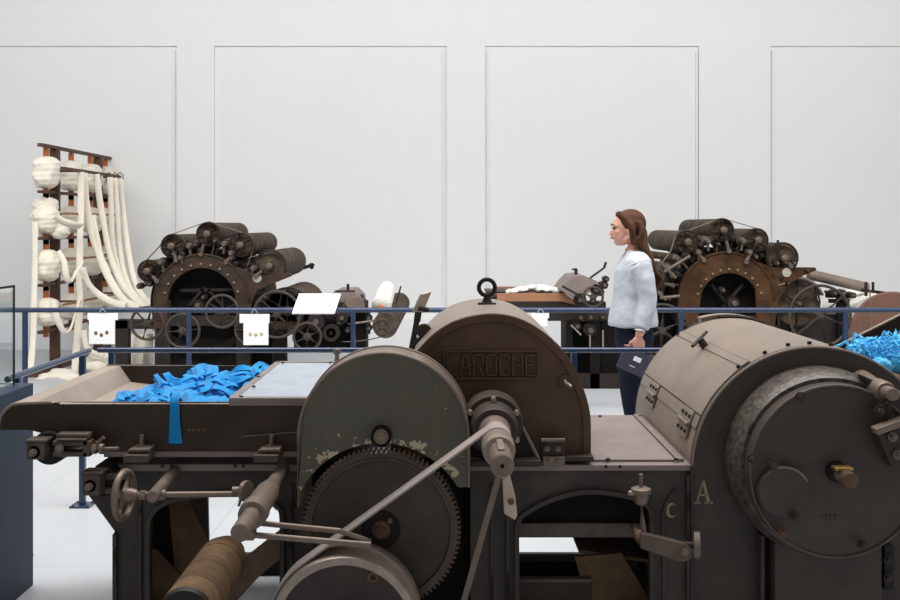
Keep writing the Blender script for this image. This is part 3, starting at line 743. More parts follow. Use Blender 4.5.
# peep boss
bx_, bz_ = XZ(566, 382, 277)
pb_ = part('lock_boss', MB().ylathe(bx_, bz_, [(y1h + .002, .026), (y1h - .006, .025), (y1h - .008, .018), (y1h - .006, .012), (y1h - .006, 0)], 28), 'hoodface', fp)
part('lock_lever', MB().tube([(bx_ - .004, y1h - .006, bz_ + .004), (bx_ + .002, y1h - .03, bz_ - .004), (bx_ + .016, y1h - .04, bz_ - .014)], [.006, .0065, .007], 10), 'steel_lt', pb_)
# hinge bracket and foot strip
hg = part('hinge_bracket', MB().pbox(541, 440, 565, 456, 280, .02), 'iron', mach, .002)
part('hinge_knuckle', MB().cyl(P(541, 440, 281), P(565, 440, 281), .007), 'steel', hg)
part('hinge_foot', MB().pbox(543, 457, 565, 466, 281.5, .012), 'steel', hg, .002)
for q in ((547, 449), (558, 449)): bolt(hg, *q, 281, .007, .008)
for q in ((549, 461), (558, 461)): bolt(hg, *q, 282, .006, .006)
part('foot_strip', MB().box(XZ(564, 0, 279)[0], XZ(593, 0, 279)[0], D(280.5), y1h + .0, .717, .735), 'iron', hoodp, .003)
# lifting eye
ex, ey, ez = .15, D(246), 1.306
eye = part('lifting_eye', MB().torus((ex, ey, ez), (0, 1, 0), .0325, .0088, 36, 12), 'black', hoodp)
part('eye_foot', MB().lathe((ex, ey, 1.232), (0, 0, 1), [(0, .038), (.012, .037), (.014, .022), (.03, .014), (.045, .014)], 20), 'black', eye)
# lever behind the guard
lv = part('hand_lever', MB().bar(P(420, 300, 262), P(417, 322, 262), .026, .014, side=(1, 0, 0)).bar(P(417, 320, 262), P(411, 352, 262), .022, .014, side=(1, 0, 0)), 'iron', mach, .003)
part('lever_grip', MB().prism([XZ(a_, c_, 262) for a_, c_ in ((412, 312), (423, 312), (432, 291), (426, 293), (420, 294))], D(263), D(259)), 'wood_pale', lv, .003, label='pale wooden grip')
part('lever_pivot', MB().cyl(P(418, 308, 263), P(429, 310, 263), .009).cyl(P(424, 331, 255), P(424, 331, 248), .03).cyl(P(418, 345, 255), P(426, 345, 245), .03), 'iron', lv)
part('lever_standard', MB().bar(P(413, 346, 258), P(416, 440, 258), .03, .03), 'iron', mach)

# ---- right hand drum housing
RX, RZc, RR = 1.304, .685, .443
S2 = D(215)
arch_o = [(RX - RR, .0)] + arc(RX, RZc, RR, 180, 0, 64) + [(RX + RR, .0)]
pl = part('drum_side_plate', MB().prism(arch_o, my - .006, my + .02), 'iron_green', mach, .003, label='dark arched cast side plate')
part('drum_side_plate', MB().prism(arch_o, S2 - .02, S2), 'iron_green', mach, .003)
def shell(a0, a1, r0, r1, y0, y1, n=40): 
    return MB().band(arc(RX, RZc, r1, a0, a1, n), arc(RX, RZc, r0, a0, a1, n), y0, y1, close=False)
dh = part('drum_hood', shell(-1, 123.6, RR - .012, RR, my + .02, S2 - .02), 'hood', mach, angle=50, label='curved brown sheet hood')
part('drum_hood', shell(161.9, 181, RR - .012, RR, my + .02, S2 - .02), 'hood', mach, angle=50)
part('drum_inner_wall', MB().box(RX - RR, RX - RR + .012, my + .02, S2 - .02, .0, RZc), 'iron_green', mach)
part('drum_inner_wall', MB().box(RX + RR - .012, RX + RR, my + .02, S2 - .02, .0, RZc), 'iron_green', mach)
ld = part('hood_lid', shell(123.9, 161.5, RR - .008, RR + .003, my + .022, S2 - .03, 30), 'hood', mach, angle=50, label='hinged brown lid')
def onarc(a, r, y): return Vector((RX + r * math.cos(math.radians(a)), y, RZc + r * math.sin(math.radians(a))))
# bolts on the top band
def rbolt(parent, a, y, r0=RR, r=.008, h=.01, m='black'):
    p = onarc(a, r0, y); d = onarc(a, 1, y) - onarc(a, 0, y)
    part('bolt', MB().hexa(p, p + d * h, r), m, parent)
for a, y in ((112, my + .04), (126, my + .035), (100, my + .06), (90, my + .06), (124.5, S2 - .06), (80, my + .06)): rbolt(ld if a > 123.9 else dh, a, y, RR + .003 if a > 123.9 else RR)
part('lid_edge_strip', MB().band(arc(RX, RZc, RR + .007, 121, 125, 4), arc(RX, RZc, RR + .002, 121, 125, 4), my + .022, S2 - .03, close=False), 'hood', ld)
part('lid_seam', shell(154.6, 155.1, RR + .002, RR + .0045, my + .022, S2 - .03, 2), 'deep', ld)
part('lid_seam', shell(120.3, 120.9, RR - .001, RR + .0015, my + .022, S2 - .03, 2), 'deep', dh)
tm = (my + S2) / 2 + .02
p0 = onarc(124, RR, tm); dn = (onarc(124, 1, tm) - onarc(124, 0, tm))
th_ = part('lid_handle', MB().cyl(p0, p0 + dn * .045, .016), 'iron', ld)
part('handle_bar', MB().cyl(p0 + dn * .045 + Vector((-.07, -.09, -.04)) * .6, p0 + dn * .045 + Vector((.07, .09, .04)) * .6, .007), 'iron', th_)
for yc in (my + .17, my + .80):
    for sgn, nm in ((1, 'hinge_leaf'), (-1, 'hinge_leaf')):
        ac = 161.5 - 3.6 * sgn
        part(nm, MB().band(arc(RX, RZc, RR + .010, ac - 2.9, ac + 2.9, 4), arc(RX, RZc, RR + .002, ac - 2.9, ac + 2.9, 4), yc - .075, yc + .075, close=False), 'hood', ld)
        for k in range(3):
            rbolt(ld, ac, yc + (k - 1) * .055, RR + .010, .0075, .007, 'black')
    hp_ = onarc(161.5, RR + .012, 0)
    part('hinge_pin', MB().cyl((hp_.x, yc - .08, hp_.z), (hp_.x, yc + .08, hp_.z), .009), 'steel', ld)
part('edge_bead', MB().tube([(x, my - .004, z) for x, z in arc(RX, RZc, RR - .004, 180, 0, 60)], .005, 8), 'hood', pl)
part('side_rail', MB().box(RX - RR - .004, RX - RR + .006, my - .016, my - .004, .0, .70), 'iron', pl)
# rear arch behind the hood top
part('rear_arch', MB().band(arc(RX, RZc, RR + .012, 20, 106, 40), arc(RX, RZc, RR - .03, 20, 106, 40), S2 + .05, S2 + .12, close=False), 'hood', mach)
part('rear_arch', MB().band(arc(RX, RZc, RR + .006, 10, 96, 40), arc(RX, RZc, RR - .05, 10, 96, 40), S2, S2 + .05, close=False), 'deep', mach)

# ring flange and cover
CXr, CZr = RX, .728
fl_ = part('drum_flange', MB().ylathe(CXr, CZr + .003, [(my - .004, .20), (my - .004, .330), (D(287), .327), (D(290), .316), (D(291.5), .305), (D(291.5), .20)], 80, closed=True), 'flange', mach)
cvr = part('drum_cover', MB().ylathe(CXr, CZr, [(D(290), 0), (D(290), .294), (D(294.5), .296), (D(296), .291), (D(296), 0)], 80), 'cover', fl_, label='round dark cover plate')
part('cover_edge', MB().torus((CXr, D(296.3) + .0, CZr), (0, 1, 0), .290, .0045, 80, 8), 'ironlt', cvr)  # paler than the cover; the rim highlight is put into this colour
x, z = XZ(783, 492, 297.5)
sc_ = part('inspection_cover', MB().ylathe(x, z, [(D(295.5), .0), (D(295.5), .088), (D(298), .087), (D(298.6), .083), (D(298.6), 0)], 48), 'cover', cvr)
part('cover_lip', MB().tube([(x + .086 * math.cos(math.radians(a)), D(298.6), z + .086 * math.sin(math.radians(a))) for a in range(20, 116, 6)], .0045, 8), 'steel', sc_)
for px, py in ((752, 459), (795, 517), (862, 544.5), (800, 397), (774, 466), (783, 533), (883, 406)):
    bolt(cvr, px, py, 299 if py not in (466, 517) else 300, .011, .014, 'rust' if px == 783 else 'iron')
bo = part('shaft_boss', MB().ylathe(CXr, CZr, [(D(296), .036), (D(299), .034), (D(300), .026), (D(300), 0)], 32), 'black', cvr)
so = part('shaft_end', MB().ycyl(CXr, CZr, D(305), D(298), .024), 'steel', bo)
part('shaft_tip', MB().ycyl(CXr, CZr, D(307.5), D(304), .026), 'rust', so)
part('shaft_key', MB().box(CXr - .034, CXr + .026, D(303.5), D(300), CZr + .022, CZr + .032), 'brass', so, .002, label='brass key')
tx_ = MB()
for k in range(4):
    x, z = XZ(824.5 + k * 4.2, 518, 297); tx_.box(x - .0045, x + .0045, D(296.3), D(295.9), z - .007, z + .008)
part('raised_marks', tx_, 'cover', cvr, .001)
# pedestal below the drum
part('pedestal', MB().box(XZ(775, 0, 288)[0], XZ(882, 0, 288)[0], D(288), my - .006, .0, .62), 'iron_green', mach, .004)
part('gap_shadow_strip', MB().box(XZ(765, 0, 283)[0], XZ(775, 0, 283)[0], D(283), my - .006, .0, .50), 'deep', mach)  # solid black strip standing in for the shade in the gap
part('channel_rib', MB().box(XZ(760, 0, 284)[0], XZ(764, 0, 284)[0], D(285), my - .006, .0, .47), 'iron_green', mach, .002)
ch = part('bolt_strip', MB().pbox(884, 545, 894, 590, 286, .03), 'black', mach, .003)
for q in ((888, 560), (888, 578)): bolt(ch, *q, 287.5, .010, .012, 'iron')
# pipe stub upper right with couplings and bracket
x, z = 1.463, 1.0
pp_ = part('bearing_arm', MB().ylathe(x, z, [(my - .01, .046), (D(287), .037), (D(289), .030), (D(294), .030)], 28), 'steel', mach)
part('arm_collar', MB().ylathe(x, z, [(D(292), .036), (D(297), .036), (D(298), .03), (D(298), 0)], 24), 'steel', pp_)
part('arm_tip', MB().ycyl(x, z, D(303), D(296), .022), 'steel', pp_)
part('tie_rod', MB().bar(P(884, 390, 300), P(915, 396, 300), .018, .012), 'steel_lt', pp_)
gb = part('gearbox_bracket', MB().prism([XZ(a_, c_, 300) for a_, c_ in ((874, 431), (910, 418), (918, 470), (890, 467))], D(302), D(297)), 'iron', mach, .004)
part('bracket_ledge', MB().bar(P(874, 431, 303), P(912, 417, 303), .05, .022, side=(0, 1, 0)), 'steel', gb, .003)
for q in ((893, 437), (898, 455)): bolt(gb, *q, 303, .011, .014, 'steel')
part('side_bracket', MB().prism([XZ(a_, c_, 292) for a_, c_ in ((862, 375), (905, 395), (925, 440), (884, 420))], D(293), D(288)), 'iron', mach, .004)
for q in ((880, 411), (888, 403), (892, 420)): bolt(gb, *q, 300, .012, .018, 'iron')

# linkage with nut and bar
x, z = XZ(641, 0, 292)[0], 0
def zz(py): return XZ(0, py, 292)[1]
yy = D(292)
lk = part('link_rod', MB().cyl((x, yy, zz(474)), (x, yy, zz(500)), .007).tube([(x, yy, zz(500)), (x + .005, yy, zz(520)), (x + .012, yy, zz(540))], .0085, 10), 'steel', mach)
part('adjusting_nut', MB().lathe((x, yy, zz(505)), (0, 0, 1), [(0, .012), (.008, .022), (.018, .022), (.020, .026), (.036, .026), (.042, .034), (.056, .034), (.062, .02)], 24), 'steel', lk)
part('thumb_screw', MB().cyl((x - .045, yy - .01, zz(492)), (x - .02, yy - .005, zz(493)), .008), 'steel_lt', lk)
lb = part('link_bar', MB().prism([XZ(a_, c_, 294) for a_, c_ in ((640, 533), (646, 533), (686, 543), (691, 549), (690, 557), (684, 560), (678, 560), (640, 547))], D(295.5), D(293)), 'ironlt', mach, .002)
bolt(lb, 685, 552, 296, .009, .006); part('link_pin', MB().ycyl(*XZ(641, 539, 290), D(291), my + .03, .010), 'steel', lb)
part('link_boss', MB().ylathe(*XZ(641, 538, 290), [(D(293), 0), (D(293), .018), (D(288), .022)], 20), 'rust', lb)
c_ = P(697, 545, 288); part('cord_disc', MB().lathe(c_, (1, -.2, 0), [(-.012, .03), (-.01, .045), (.01, .045), (.012, .03)], 26), 'belt_br', mach)
part('cord_axle', MB().cyl(c_, c_ + Vector((-.06, 0, 0)), .012), 'iron', mach)
# painted letters
def serif_A(cx, cz, h, y):
    mb = MB(); w = h * .72
    def st(a, b, wd): stroke(mb, (cx + a[0] * w, cz + a[1] * h), (cx + b[0] * w, cz + b[1] * h), y, wd, .0006)
    st((-.38, -.5), (0, .5), .004); st((.38, -.5), (0.03, .46), .010); st((-.24, -.14), (.24, -.14), .005)
    st((-.55, -.5), (-.2, -.5), .005); st((.15, -.5), (.6, -.5), .005); return mb
x, z = XZ(703, 492, 280.7); part('painted_letter', serif_A(x, z, .078, my - .0068), 'cream', pl)
x, z = XZ(671.5, 510.5, 279.3)
cm = MB().band([(x + .020 * math.cos(t), z + .027 * math.sin(t)) for t in [math.radians(a) for a in range(45, 316, 15)]], [(x + .004 + .012 * math.cos(t), z + .020 * math.sin(t)) for t in [math.radians(a) for a in range(45, 316, 15)]], my + .0108, my + .0122, close=False)
part('painted_letter', cm, 'cream', mach)

# delivery chute rising on the right behind the drum
def chz(X): return 1.135 + .5 * (X - 2.10)
def incl(x0, x1, dz0, dz1, y0, y1): return MB().prism([(x0, chz(x0) + dz0), (x1, chz(x1) + dz0), (x1, chz(x1) + dz1), (x0, chz(x0) + dz1)], y0, y1)
yb_, yf_ = D(214), D(229)
dc = part('delivery_chute_side', incl(1.74, 3.0, 0, -.16, yb_, yb_ + .02), 'black', mach, .002)
part('chute_edge', incl(1.74, 3.0, .004, -.002, yb_ - .003, yb_ + .024), 'hood', dc)
part('chute_edge', incl(1.80, 3.0, .004, -.002, yf_ - .003, yf_ + .024), 'hood', dc)
part('delivery_chute_side', incl(1.80, 3.0, 0, -.30, yf_, yf_ + .02), 'black', mach, .002)
part('delivery_apron', incl(1.76, 3.0, -.075, -.085, yf_ + .02, yb_), 'table', dc)
part('fibre_tray', MB().prism([(1.68, .90), (1.68, .93), (2.4, .95), (2.4, .90)], D(262), yf_ - .01), 'rust', mach, .003)
part('tray_support', MB().box(1.77, 2.4, my + .1, yf_, .0, .90), 'deep', mach)
# ================================================================ blue jersey waste in the hopper and blue fibre at the right
def ribbon_mesh(mb, pts, w, th, tw=0.0, up0=Vector((0, 0, 1))):
    """flat ribbon with thickness"""
    pts = spline(pts, 5); m = len(pts); base = len(mb.v); vs = []; ph = random.random() * 6
    for i, p in enumerate(pts):
        d = (pts[min(i + 1, m - 1)] - pts[max(i - 1, 0)]).normalized()
        s_ = d.cross(up0); s_ = s_.normalized() if s_.length > .05 else Vector((1, 0, 0))
        n_ = s_.cross(d).normalized(); a = tw * math.sin(i * .35 + ph)
        s2 = s_ * math.cos(a) + n_ * math.sin(a); n2 = n_ * math.cos(a) - s_ * math.sin(a)
        ww = w * (.7 + .4 * noise.noise(p * 9))
        for q in (s2 * ww + n2 * 0, n2 * (th + ww * .45), -s2 * ww, -n2 * th): vs.append(p + q)
    fs = [(i * 4 + k, i * 4 + (k + 1) % 4, (i + 1) * 4 + (k + 1) % 4, (i + 1) * 4 + k) for i in range(m - 1) for k in range(4)]
    fs += [(3, 2, 1, 0), tuple((m - 1) * 4 + k for k in range(4))]
    mb.add(vs, fs)

def heap(x0, x1, y0, y1, zf, amp, seed, nx=90, ny=50):
    mb = MB(); vs = []; fs = []
    for j in range(ny + 1):
        for i in range(nx + 1):
            u = i / nx; v = j / ny; x = x0 + (x1 - x0) * u; y = y0 + (y1 - y0) * v
            q = Vector((x * 5 + seed, y * 5, 0)); warp = noise.noise(q) * .8
            rg = 1 - abs(noise.noise(Vector((x * 8 + seed, y * 11 + warp * 3, 1.0)))) * 2
            r2 = 1 - abs(noise.noise(Vector((x * 17 + seed + warp * 4, y * 17, 4.0)))) * 2
            e = min(1, 7 * u, 7 * (1 - u)) * min(1, 6 * v, 6 * (1 - v)); e = max(e, 0) ** .6
            z = zf + amp * e * (.45 + .30 * rg + .18 * r2 + .35 * noise.noise(Vector((x * 3 + seed, y * 3, 9))))
            vs.append((x + .008 * r2, y + .008 * rg, z))
    W_ = nx + 1
    for j in range(ny):
        for i in range(nx): fs.append((j * W_ + i, j * W_ + i + 1, (j + 1) * W_ + i + 1, (j + 1) * W_ + i))
    n0 = len(vs)   # underside
    return mb.add(vs, fs)

random.seed(11)
zf = .838
hp_ = heap(-1.32, -.80, hf + .05, hb - .10, zf, .085, 3.0)
for k in range(34):
    x = random.uniform(-1.22, -.82); y = random.uniform(hf + .08, hb - .08); a = random.uniform(0, PI * 2)
    L = random.uniform(.10, .22); pts = []
    z0 = zf + .095 * (.6 + .35 * noise.noise(Vector((x * 4, y * 4, 2)))) + .01
    for i in range(5):
        a += random.uniform(-.9, .9); x += math.cos(a) * L / 4; y += math.sin(a) * L / 4
        x = min(max(x, -1.24), -.80); y = min(max(y, hf + .045), hb - .06)
        pts.append((x, y, z0 + .018 * math.sin(i * PI / 4) + random.uniform(-.012, .012)))
    ribbon_mesh(hp_, pts, random.uniform(.018, .032), .006, .4)
solo('blue_fabric_waste', hp_, 'blue', 'heap of bright blue crumpled jersey strips lying in the feed hopper', 'fabric', (-1.04, (hf + hb) / 2, zf), kind='stuff', angle=60)

# the strip hanging over the hopper edge
fy = hf - .006
st = MB()
A = [(167, 399, 290), (180.5, 399, 290)]
rows = [(168.5, 176, 396, hf + .05, .004), (168, 176.5, 398, hf + .02, .012), (168.2, 176.3, 401.5, hf - .012, .0), (168, 176.8, 410, hf - .014, 0), (167.4, 178, 425, hf - .012, 0), (167, 179.5, 438, hf - .014, 0), (166.5, 180.2, 445, hf - .013, 0)]
vs_ = []; 
for (xa, xb, py, y, dz) in rows:
    for j in range(5):
        x, z = XZ(xa + (xb - xa) * j / 4, py, 288); yy_ = y + .003 * math.sin(j * 1.7 + py * .2)
        vs_.append((x, yy_, max(z, z) + dz)); 
nr = len(rows); off = len(vs_)
vs_ += [(x, y + .004, z - .001) for x, y, z in vs_]
fs_ = []
for i in range(nr - 1):
    for j in range(4):
        a = i * 5 + j; fs_ += [(a, a + 1, a + 6, a + 5), (off + a, off + a + 5, off + a + 6, off + a + 1)]
for i in range(nr - 1): fs_ += [(i * 5, i * 5 + 5, off + i * 5 + 5, off + i * 5), (i * 5 + 4, off + i * 5 + 4, off + i * 5 + 9, i * 5 + 9)]
fs_ += [(0, off, off + 1, 1), (1, off + 1, off + 2, 2), (2, off + 2, off + 3, 3), (3, off + 3, off + 4, 4)]
e_ = (nr - 1) * 5
fs_ += [(e_ + j, e_ + j + 1, off + e_ + j + 1, off + e_ + j) for j in range(4)]
st.add(vs_, fs_)
solo('fabric_strip', st, 'blue', 'bright blue fabric strip hanging down over the dark hopper front', 'fabric', (vs_[0][0], hf, HZ), angle=60)

random.seed(5)
fb = MB()
for k, (px, py, s, r) in enumerate(((862, 350, 250, .050), (878, 352, 252, .055), (870, 360, 255, .045), (892, 362, 255, .06), (898, 348, 245, .06), (880, 366, 260, .04), (910, 360, 255, .07), (925, 352, 250, .07))):
    c = P(px, py, s); mbv = MB().ellipsoid(c, r, r * .9, r * .8, 28, 18)
    for i, v in enumerate(mbv.v):
        d = (v - c).normalized(); n_ = noise.noise(v * 24) * .22 + noise.noise(v * 70) * .22
        mbv.v[i] = c + (v - c) * (1 + n_)
    fb.add(mbv.v, mbv.f)
for k in range(420):
    px = random.uniform(850, 925); py = random.uniform(341, 368); p = P(px, py, random.uniform(245, 258)); pts = []
    a = Vector((random.gauss(0, 1), random.gauss(0, 1), random.gauss(0, .7))).normalized()
    for i in range(5):
        a = (a + Vector((random.gauss(0, .6), random.gauss(0, .6), random.gauss(0, .5)))).normalized(); p = p + a * .013
        pts.append(p.copy())
    fb.tube(spline(pts, 2), random.uniform(.0025, .006), 5)
solo('blue_fibre_heap', fb, 'blue_lt', 'fluffy sky blue fibre heap on the tray right of the big drum', 'fibre', P(885, 372, 255), kind='stuff', angle=70)

# ================================================================ roving rack by the left wall
RS0, RS1 = 96.0, 82.0
rx = -4.27
def rp(px, py, x=rx):        # a point on the rack plane x = rx seen at pixel column px
    s = (px - CX) / x; return Vector((x, D(s), EYE - (py - HY) / s))
yA_, yB_ = D((40 - CX) / rx), D((108 - CX) / rx)
zt_ = EYE + (HY - 143) / ((40 - CX) / rx)
rack = thing('roving_rack', 'tall dark wooden roving rack standing by the white wall at left', 'rack', (rx, (yA_ + yB_) / 2, 0))
part('top_rail', MB().box(rx - .03, rx + .03, yA_, yB_ + .1, zt_ - .035, zt_), 'wood_dk', rack, .004)
posts_y = [D((55 - CX) / rx), D((98 - CX) / rx)]
for y in posts_y: part('post', MB().box(rx - .05, rx + .05, y - .03, y + .03, 0, zt_ - .03), 'wood_dk', rack, .004)
sh_z = []
for py in (190, 237, 284, 331):
    z = EYE - (py - HY) / ((40 - CX) / rx); sh_z.append(z)
    part('shelf_rail', MB().box(rx - .03, rx + .03, yA_, yB_ + .1, z - .032, z), 'wood_dk', rack, .003)
part('foot_rail', MB().box(rx - .05, rx + .05, yA_ - .2, yB_ + .15, 0, .07), 'wood_dk', rack, .004)
part('guide_rail', MB().box(rx + .26, rx + .30, D((62 - CX) / (rx + .28)), D((119 - CX) / (rx + .28)), 2.13, 2.16), 'wood_dk', rack, .003)
for zg in (1.68, 1.20, .735):
    part('guide_rail', MB().box(rx + .26, rx + .285, D((64 - CX) / (rx + .28)), D((119 - CX) / (rx + .28)), zg - .012, zg + .012), 'wood_md', rack, .002)
    for y in posts_y: part('guide_arm', MB().box(rx, rx + .27, y - .01, y + .01, zg - .01, zg + .01), 'wood_dk', rack)
for y in (posts_y[0], posts_y[1]): part('guide_arm', MB().box(rx, rx + .28, y - .012, y + .012, 2.13, 2.155), 'wood_dk', rack)
part('stay', MB().bar((rx + .02, posts_y[0] + .60, .0), (rx + .06, posts_y[0] + .60, .62), .05, .03), 'wood_or', rack)
cols_y = [D((47 - CX) / rx), D((72 - CX) / rx) + .0, D((91 - CX) / rx), D((106 - CX) / rx)]
# spindles are part of the rack
levels = list(zip(sh_z, [zt_ - .04] + sh_z[:3]))
for (z0, z1) in levels:
    for y in cols_y: part('spindle', MB().box(rx - .025, rx + .025, y - .045, y - .005, z0 - .08, z1 + .0), 'wood_or', rack)

# wound balls of roving: one built, the rest copied
def make_ball(seed):
    mb = MB(); n, m = 40, 30; vs = []; fs = []
    for i in range(m + 1):
        t = i / m; z = (t - .5)
        r = .140 * (max(0, 1 - abs(2 * z) ** 3.0)) ** .5
        for k in range(n):
            a = 2 * PI * k / n
            w_ = .006 * math.sin(a * 2 + z * 15 + seed) + .003 * math.sin(-a + z * 40 + seed * 2) + .022 * noise.noise(Vector((math.cos(a) * 2, math.sin(a) * 2, z * 4 + seed)))
            rr = max(r + (w_ if r > .03 else 0), .001)
            vs.append((rr * math.cos(a), rr * math.sin(a), z * .36))
    for i in range(m):
        for k in range(n): fs.append((i * n + k, i * n + (k + 1) % n, (i + 1) * n + (k + 1) % n, (i + 1) * n + k))
    return mb.add(vs, fs)
ball_specs = []
lv_names = ['on the top shelf', 'on the second shelf', 'on the third shelf', 'on the bottom shelf']
cl_names = ['first from the left', 'second from the left', 'third from the left', 'last from the left']
protos = [make_ball(1.3), make_ball(4.1), make_ball(7.7)]
pm = []
k = 0
balls = []
for li, (z0, z1) in enumerate(levels):
    for ci, y in enumerate(cols_y):
        pi = (li + ci) % 3
        sc = (1.0 if ci == 0 else 1.12)
        zc = z0 + .185
        lab = 'cream roving ball %s, %s' % (lv_names[li], cl_names[ci])
        if pi >= len(pm):
            o = solo('roving_ball', protos[pi], 'roving', lab, 'wool roving', (0, 0, 0), 'balls of cream roving on the rack', angle=80); pm.append(o)
        else:
            o = pm[pi].copy(); C.objects.link(o)
        o['label'] = lab; o['category'] = 'wool roving'; o['group'] = 'balls of cream roving on the rack'
        dx = .0 if ci == 0 else .0
        hgt = 1.0 if li in (0, 2) else .88
        o.location = (rx + dx + .0, y - .02, zc); o.scale = (1.0, sc * 1.12 if ci else 1.0, hgt * .98); o.rotation_euler = (0, 0, (PI if (li + ci) % 2 else 0))
        if li == 0: o.location.z = z0 + .19
        balls.append(o)
# the loose bundle sagging off the second ball
bm_ = MB()
for (px, py, r) in ((45, 205, .13), (40, 216, .10), (52, 226, .14), (60, 232, .11), (44, 232, .10)):
    c = P(px, py, 94); e = MB().ellipsoid(c, r, r * .9, r * .75, 24, 16)
    for i, v in enumerate(e.v): e.v[i] = c + (v - c) * (1 + .22 * noise.noise(v * 7) + .06 * math.sin(v.z * 90 + v.x * 40))
    bm_.add(e.v, e.f)
solo('roving_bundle', bm_, 'roving', 'loose cream roving bundle sagging off the near end of the rack', 'wool roving', P(46, 240, 94), angle=80)

def strand(pts, r, label, n=8, flat=.55, name='roving_strand'):
    pts = spline([P(*p) for p in pts], 6)
    rr = [r * 1.45 * (1 + .22 * noise.noise(p * 5)) for p in pts]
    mb = MB().tube(pts, rr, 12, .42, up=(1, 0, 0))
    return solo(name, mb, 'roving', label, 'wool roving', pts[0], 'cream roving strands drawn off the rack', angle=80)
ST = [
 ([(81, 172, 93), (81, 200, 93), (80, 240, 93.5), (79, 280, 94), (80, 300, 94.5), (78, 330, 95), (74, 378, 96)], .026, 'thick cream strand hanging straight from the guide rail to the floor pile'),
 ([(84, 173, 92), (86, 200, 92), (90, 225, 92), (97, 250, 92), (110, 280, 93), (124, 300, 94), (140, 308, 95)], .027, 'cream strand leaving the guide rail left of the others and curving lowest'),
 ([(97, 174, 90), (99, 195, 90), (104, 225, 90.5), (110, 255, 91), (120, 280, 92), (132, 298, 93), (146, 306, 95)], .024, 'second cream strand from the left curving down to the left carding machine'),
 ([(110, 177, 88), (111, 200, 88), (112, 235, 89), (116, 262, 90), (124, 285, 92), (136, 300, 94), (148, 307, 96)], .022, 'cream strand curving down from middle of the guide rail hooks'),
 ([(115, 178, 87), (117, 205, 87.5), (119, 240, 88), (123, 268, 90), (130, 288, 92), (140, 299, 94), (150, 306, 96)], .020, 'cream strand second from the outer end of the guide rail'),
 ([(120, 179, 86), (123, 205, 86.5), (127, 240, 88), (131, 265, 90), (136, 284, 92), (143, 296, 94), (152, 304, 96)], .020, 'outermost cream strand hanging from the last green hook of the rack'),
 ([(93, 215, 92), (98, 240, 92), (103, 260, 92), (109, 272, 92)], .018, 'short cream strand crossing between the second shelf balls'),
 ([(35, 222, 96), (35, 260, 96), (34, 300, 96.5), (33, 340, 97), (30, 370, 98)], .024, 'single cream strand hanging straight at the far left edge of the rack'),
 ([(58, 251, 97), (64, 262, 97), (66, 275, 97), (70, 282, 96.5), (76, 272, 96), (82, 262, 95)], .022, 'looped cream strand draped from the third ball at the near end'),
 ([(52, 300, 98), (57, 318, 98), (64, 332, 97.5), (70, 330, 97), (76, 312, 96), (82, 296, 95)], .022, 'looped cream strand draped from the bottom ball at the near end'),
 ([(55, 216, 97), (64, 222, 96.5), (74, 225, 96), (80, 226, 95)], .03, 'thick cream strand running sideways from the sagging bundle'),
 ([(82, 268, 94), (88, 283, 94), (98, 294, 94), (112, 302, 95), (126, 306, 96)], .026, 'cream strand branching low towards the carding machine'),
 ([(84, 330, 96), (86, 345, 96), (92, 352, 96), (104, 356, 96)], .02, 'thin cream strand trailing above the floor behind the label card'),
]
for pts, r, lab in ST: strand(pts, r, lab)
hk = rack
for px, s in ((83, 92), (97, 90), (109, 88), (115, 87), (120, 86)):
    p = P(px, 175, s)
    part('green_hook', MB().tube([p + Vector((-.03, 0, -.07)), p + Vector((-.03, 0, .0)), p + Vector((0, 0, .03)), p + Vector((.035, 0, 0)), p + Vector((.035, 0, -.05))], .006, 6), 'iron_green', rack)
def pile(name, specs, label, m='roving', s=.15, cat='wool roving'):
    b_ = MB()
    for (px, py, sc, r) in specs:
        c = P(px, py, sc); e = MB().ellipsoid(c, r, r, r * .45, 22, 12)
        for i, v in enumerate(e.v): e.v[i] = c + (v - c) * (1 + .35 * noise.noise(v * 9) + .1 * noise.noise(v * 25))
        b_.add(e.v, e.f)
    c0 = P(*specs[0][:3]); return solo(name, b_, m, label, cat, (c0.x, c0.y, 0), kind='stuff', angle=80)
pile('roving_pile', [(50, 378, 97, .13), (60, 376, 97, .15), (70, 378, 98, .12), (42, 380, 98, .08), (76, 381, 99, .09)], 'cream roving pile heaped on the floor under the rack')
pile('roving_pile', [(92, 362, 94, .12), (102, 358, 94, .15), (112, 356, 94, .13), (98, 366, 95, .15)], 'cream roving pile on the floor behind the railing corner')
# white cloth hanging between rack and machine
cl = MB(); vs_ = []; fs_ = []
for i in range(13):
    for j in range(11):
        px = 126 + 26 * j / 10; py = 334 + 34 * i / 12; p = P(px, py, 101); p.y += .03 * math.sin(j * 1.4 + i * .15); vs_.append(p)
n_ = len(vs_); vs_ += [p + Vector((0, .006, 0)) for p in vs_]
for i in range(12):
    for j in range(10):
        a = i * 11 + j; fs_ += [(a, a + 1, a + 12, a + 11), (n_ + a, n_ + a + 11, n_ + a + 12, n_ + a + 1)]
bd = [j for j in range(11)] + [i * 11 + 10 for i in range(1, 13)] + [12 * 11 + j for j in range(9, -1, -1)] + [i * 11 for i in range(11, 0, -1)]
for a, b in zip(bd, bd[1:] + bd[:1]): fs_.append((a, n_ + a, n_ + b, b))
cl.add(vs_, fs_); solo('fibre_web', cl, 'roving', 'cream web of fibre hanging beside the left carding machine frame', 'wool roving', P(139, 368, 101), angle=80)
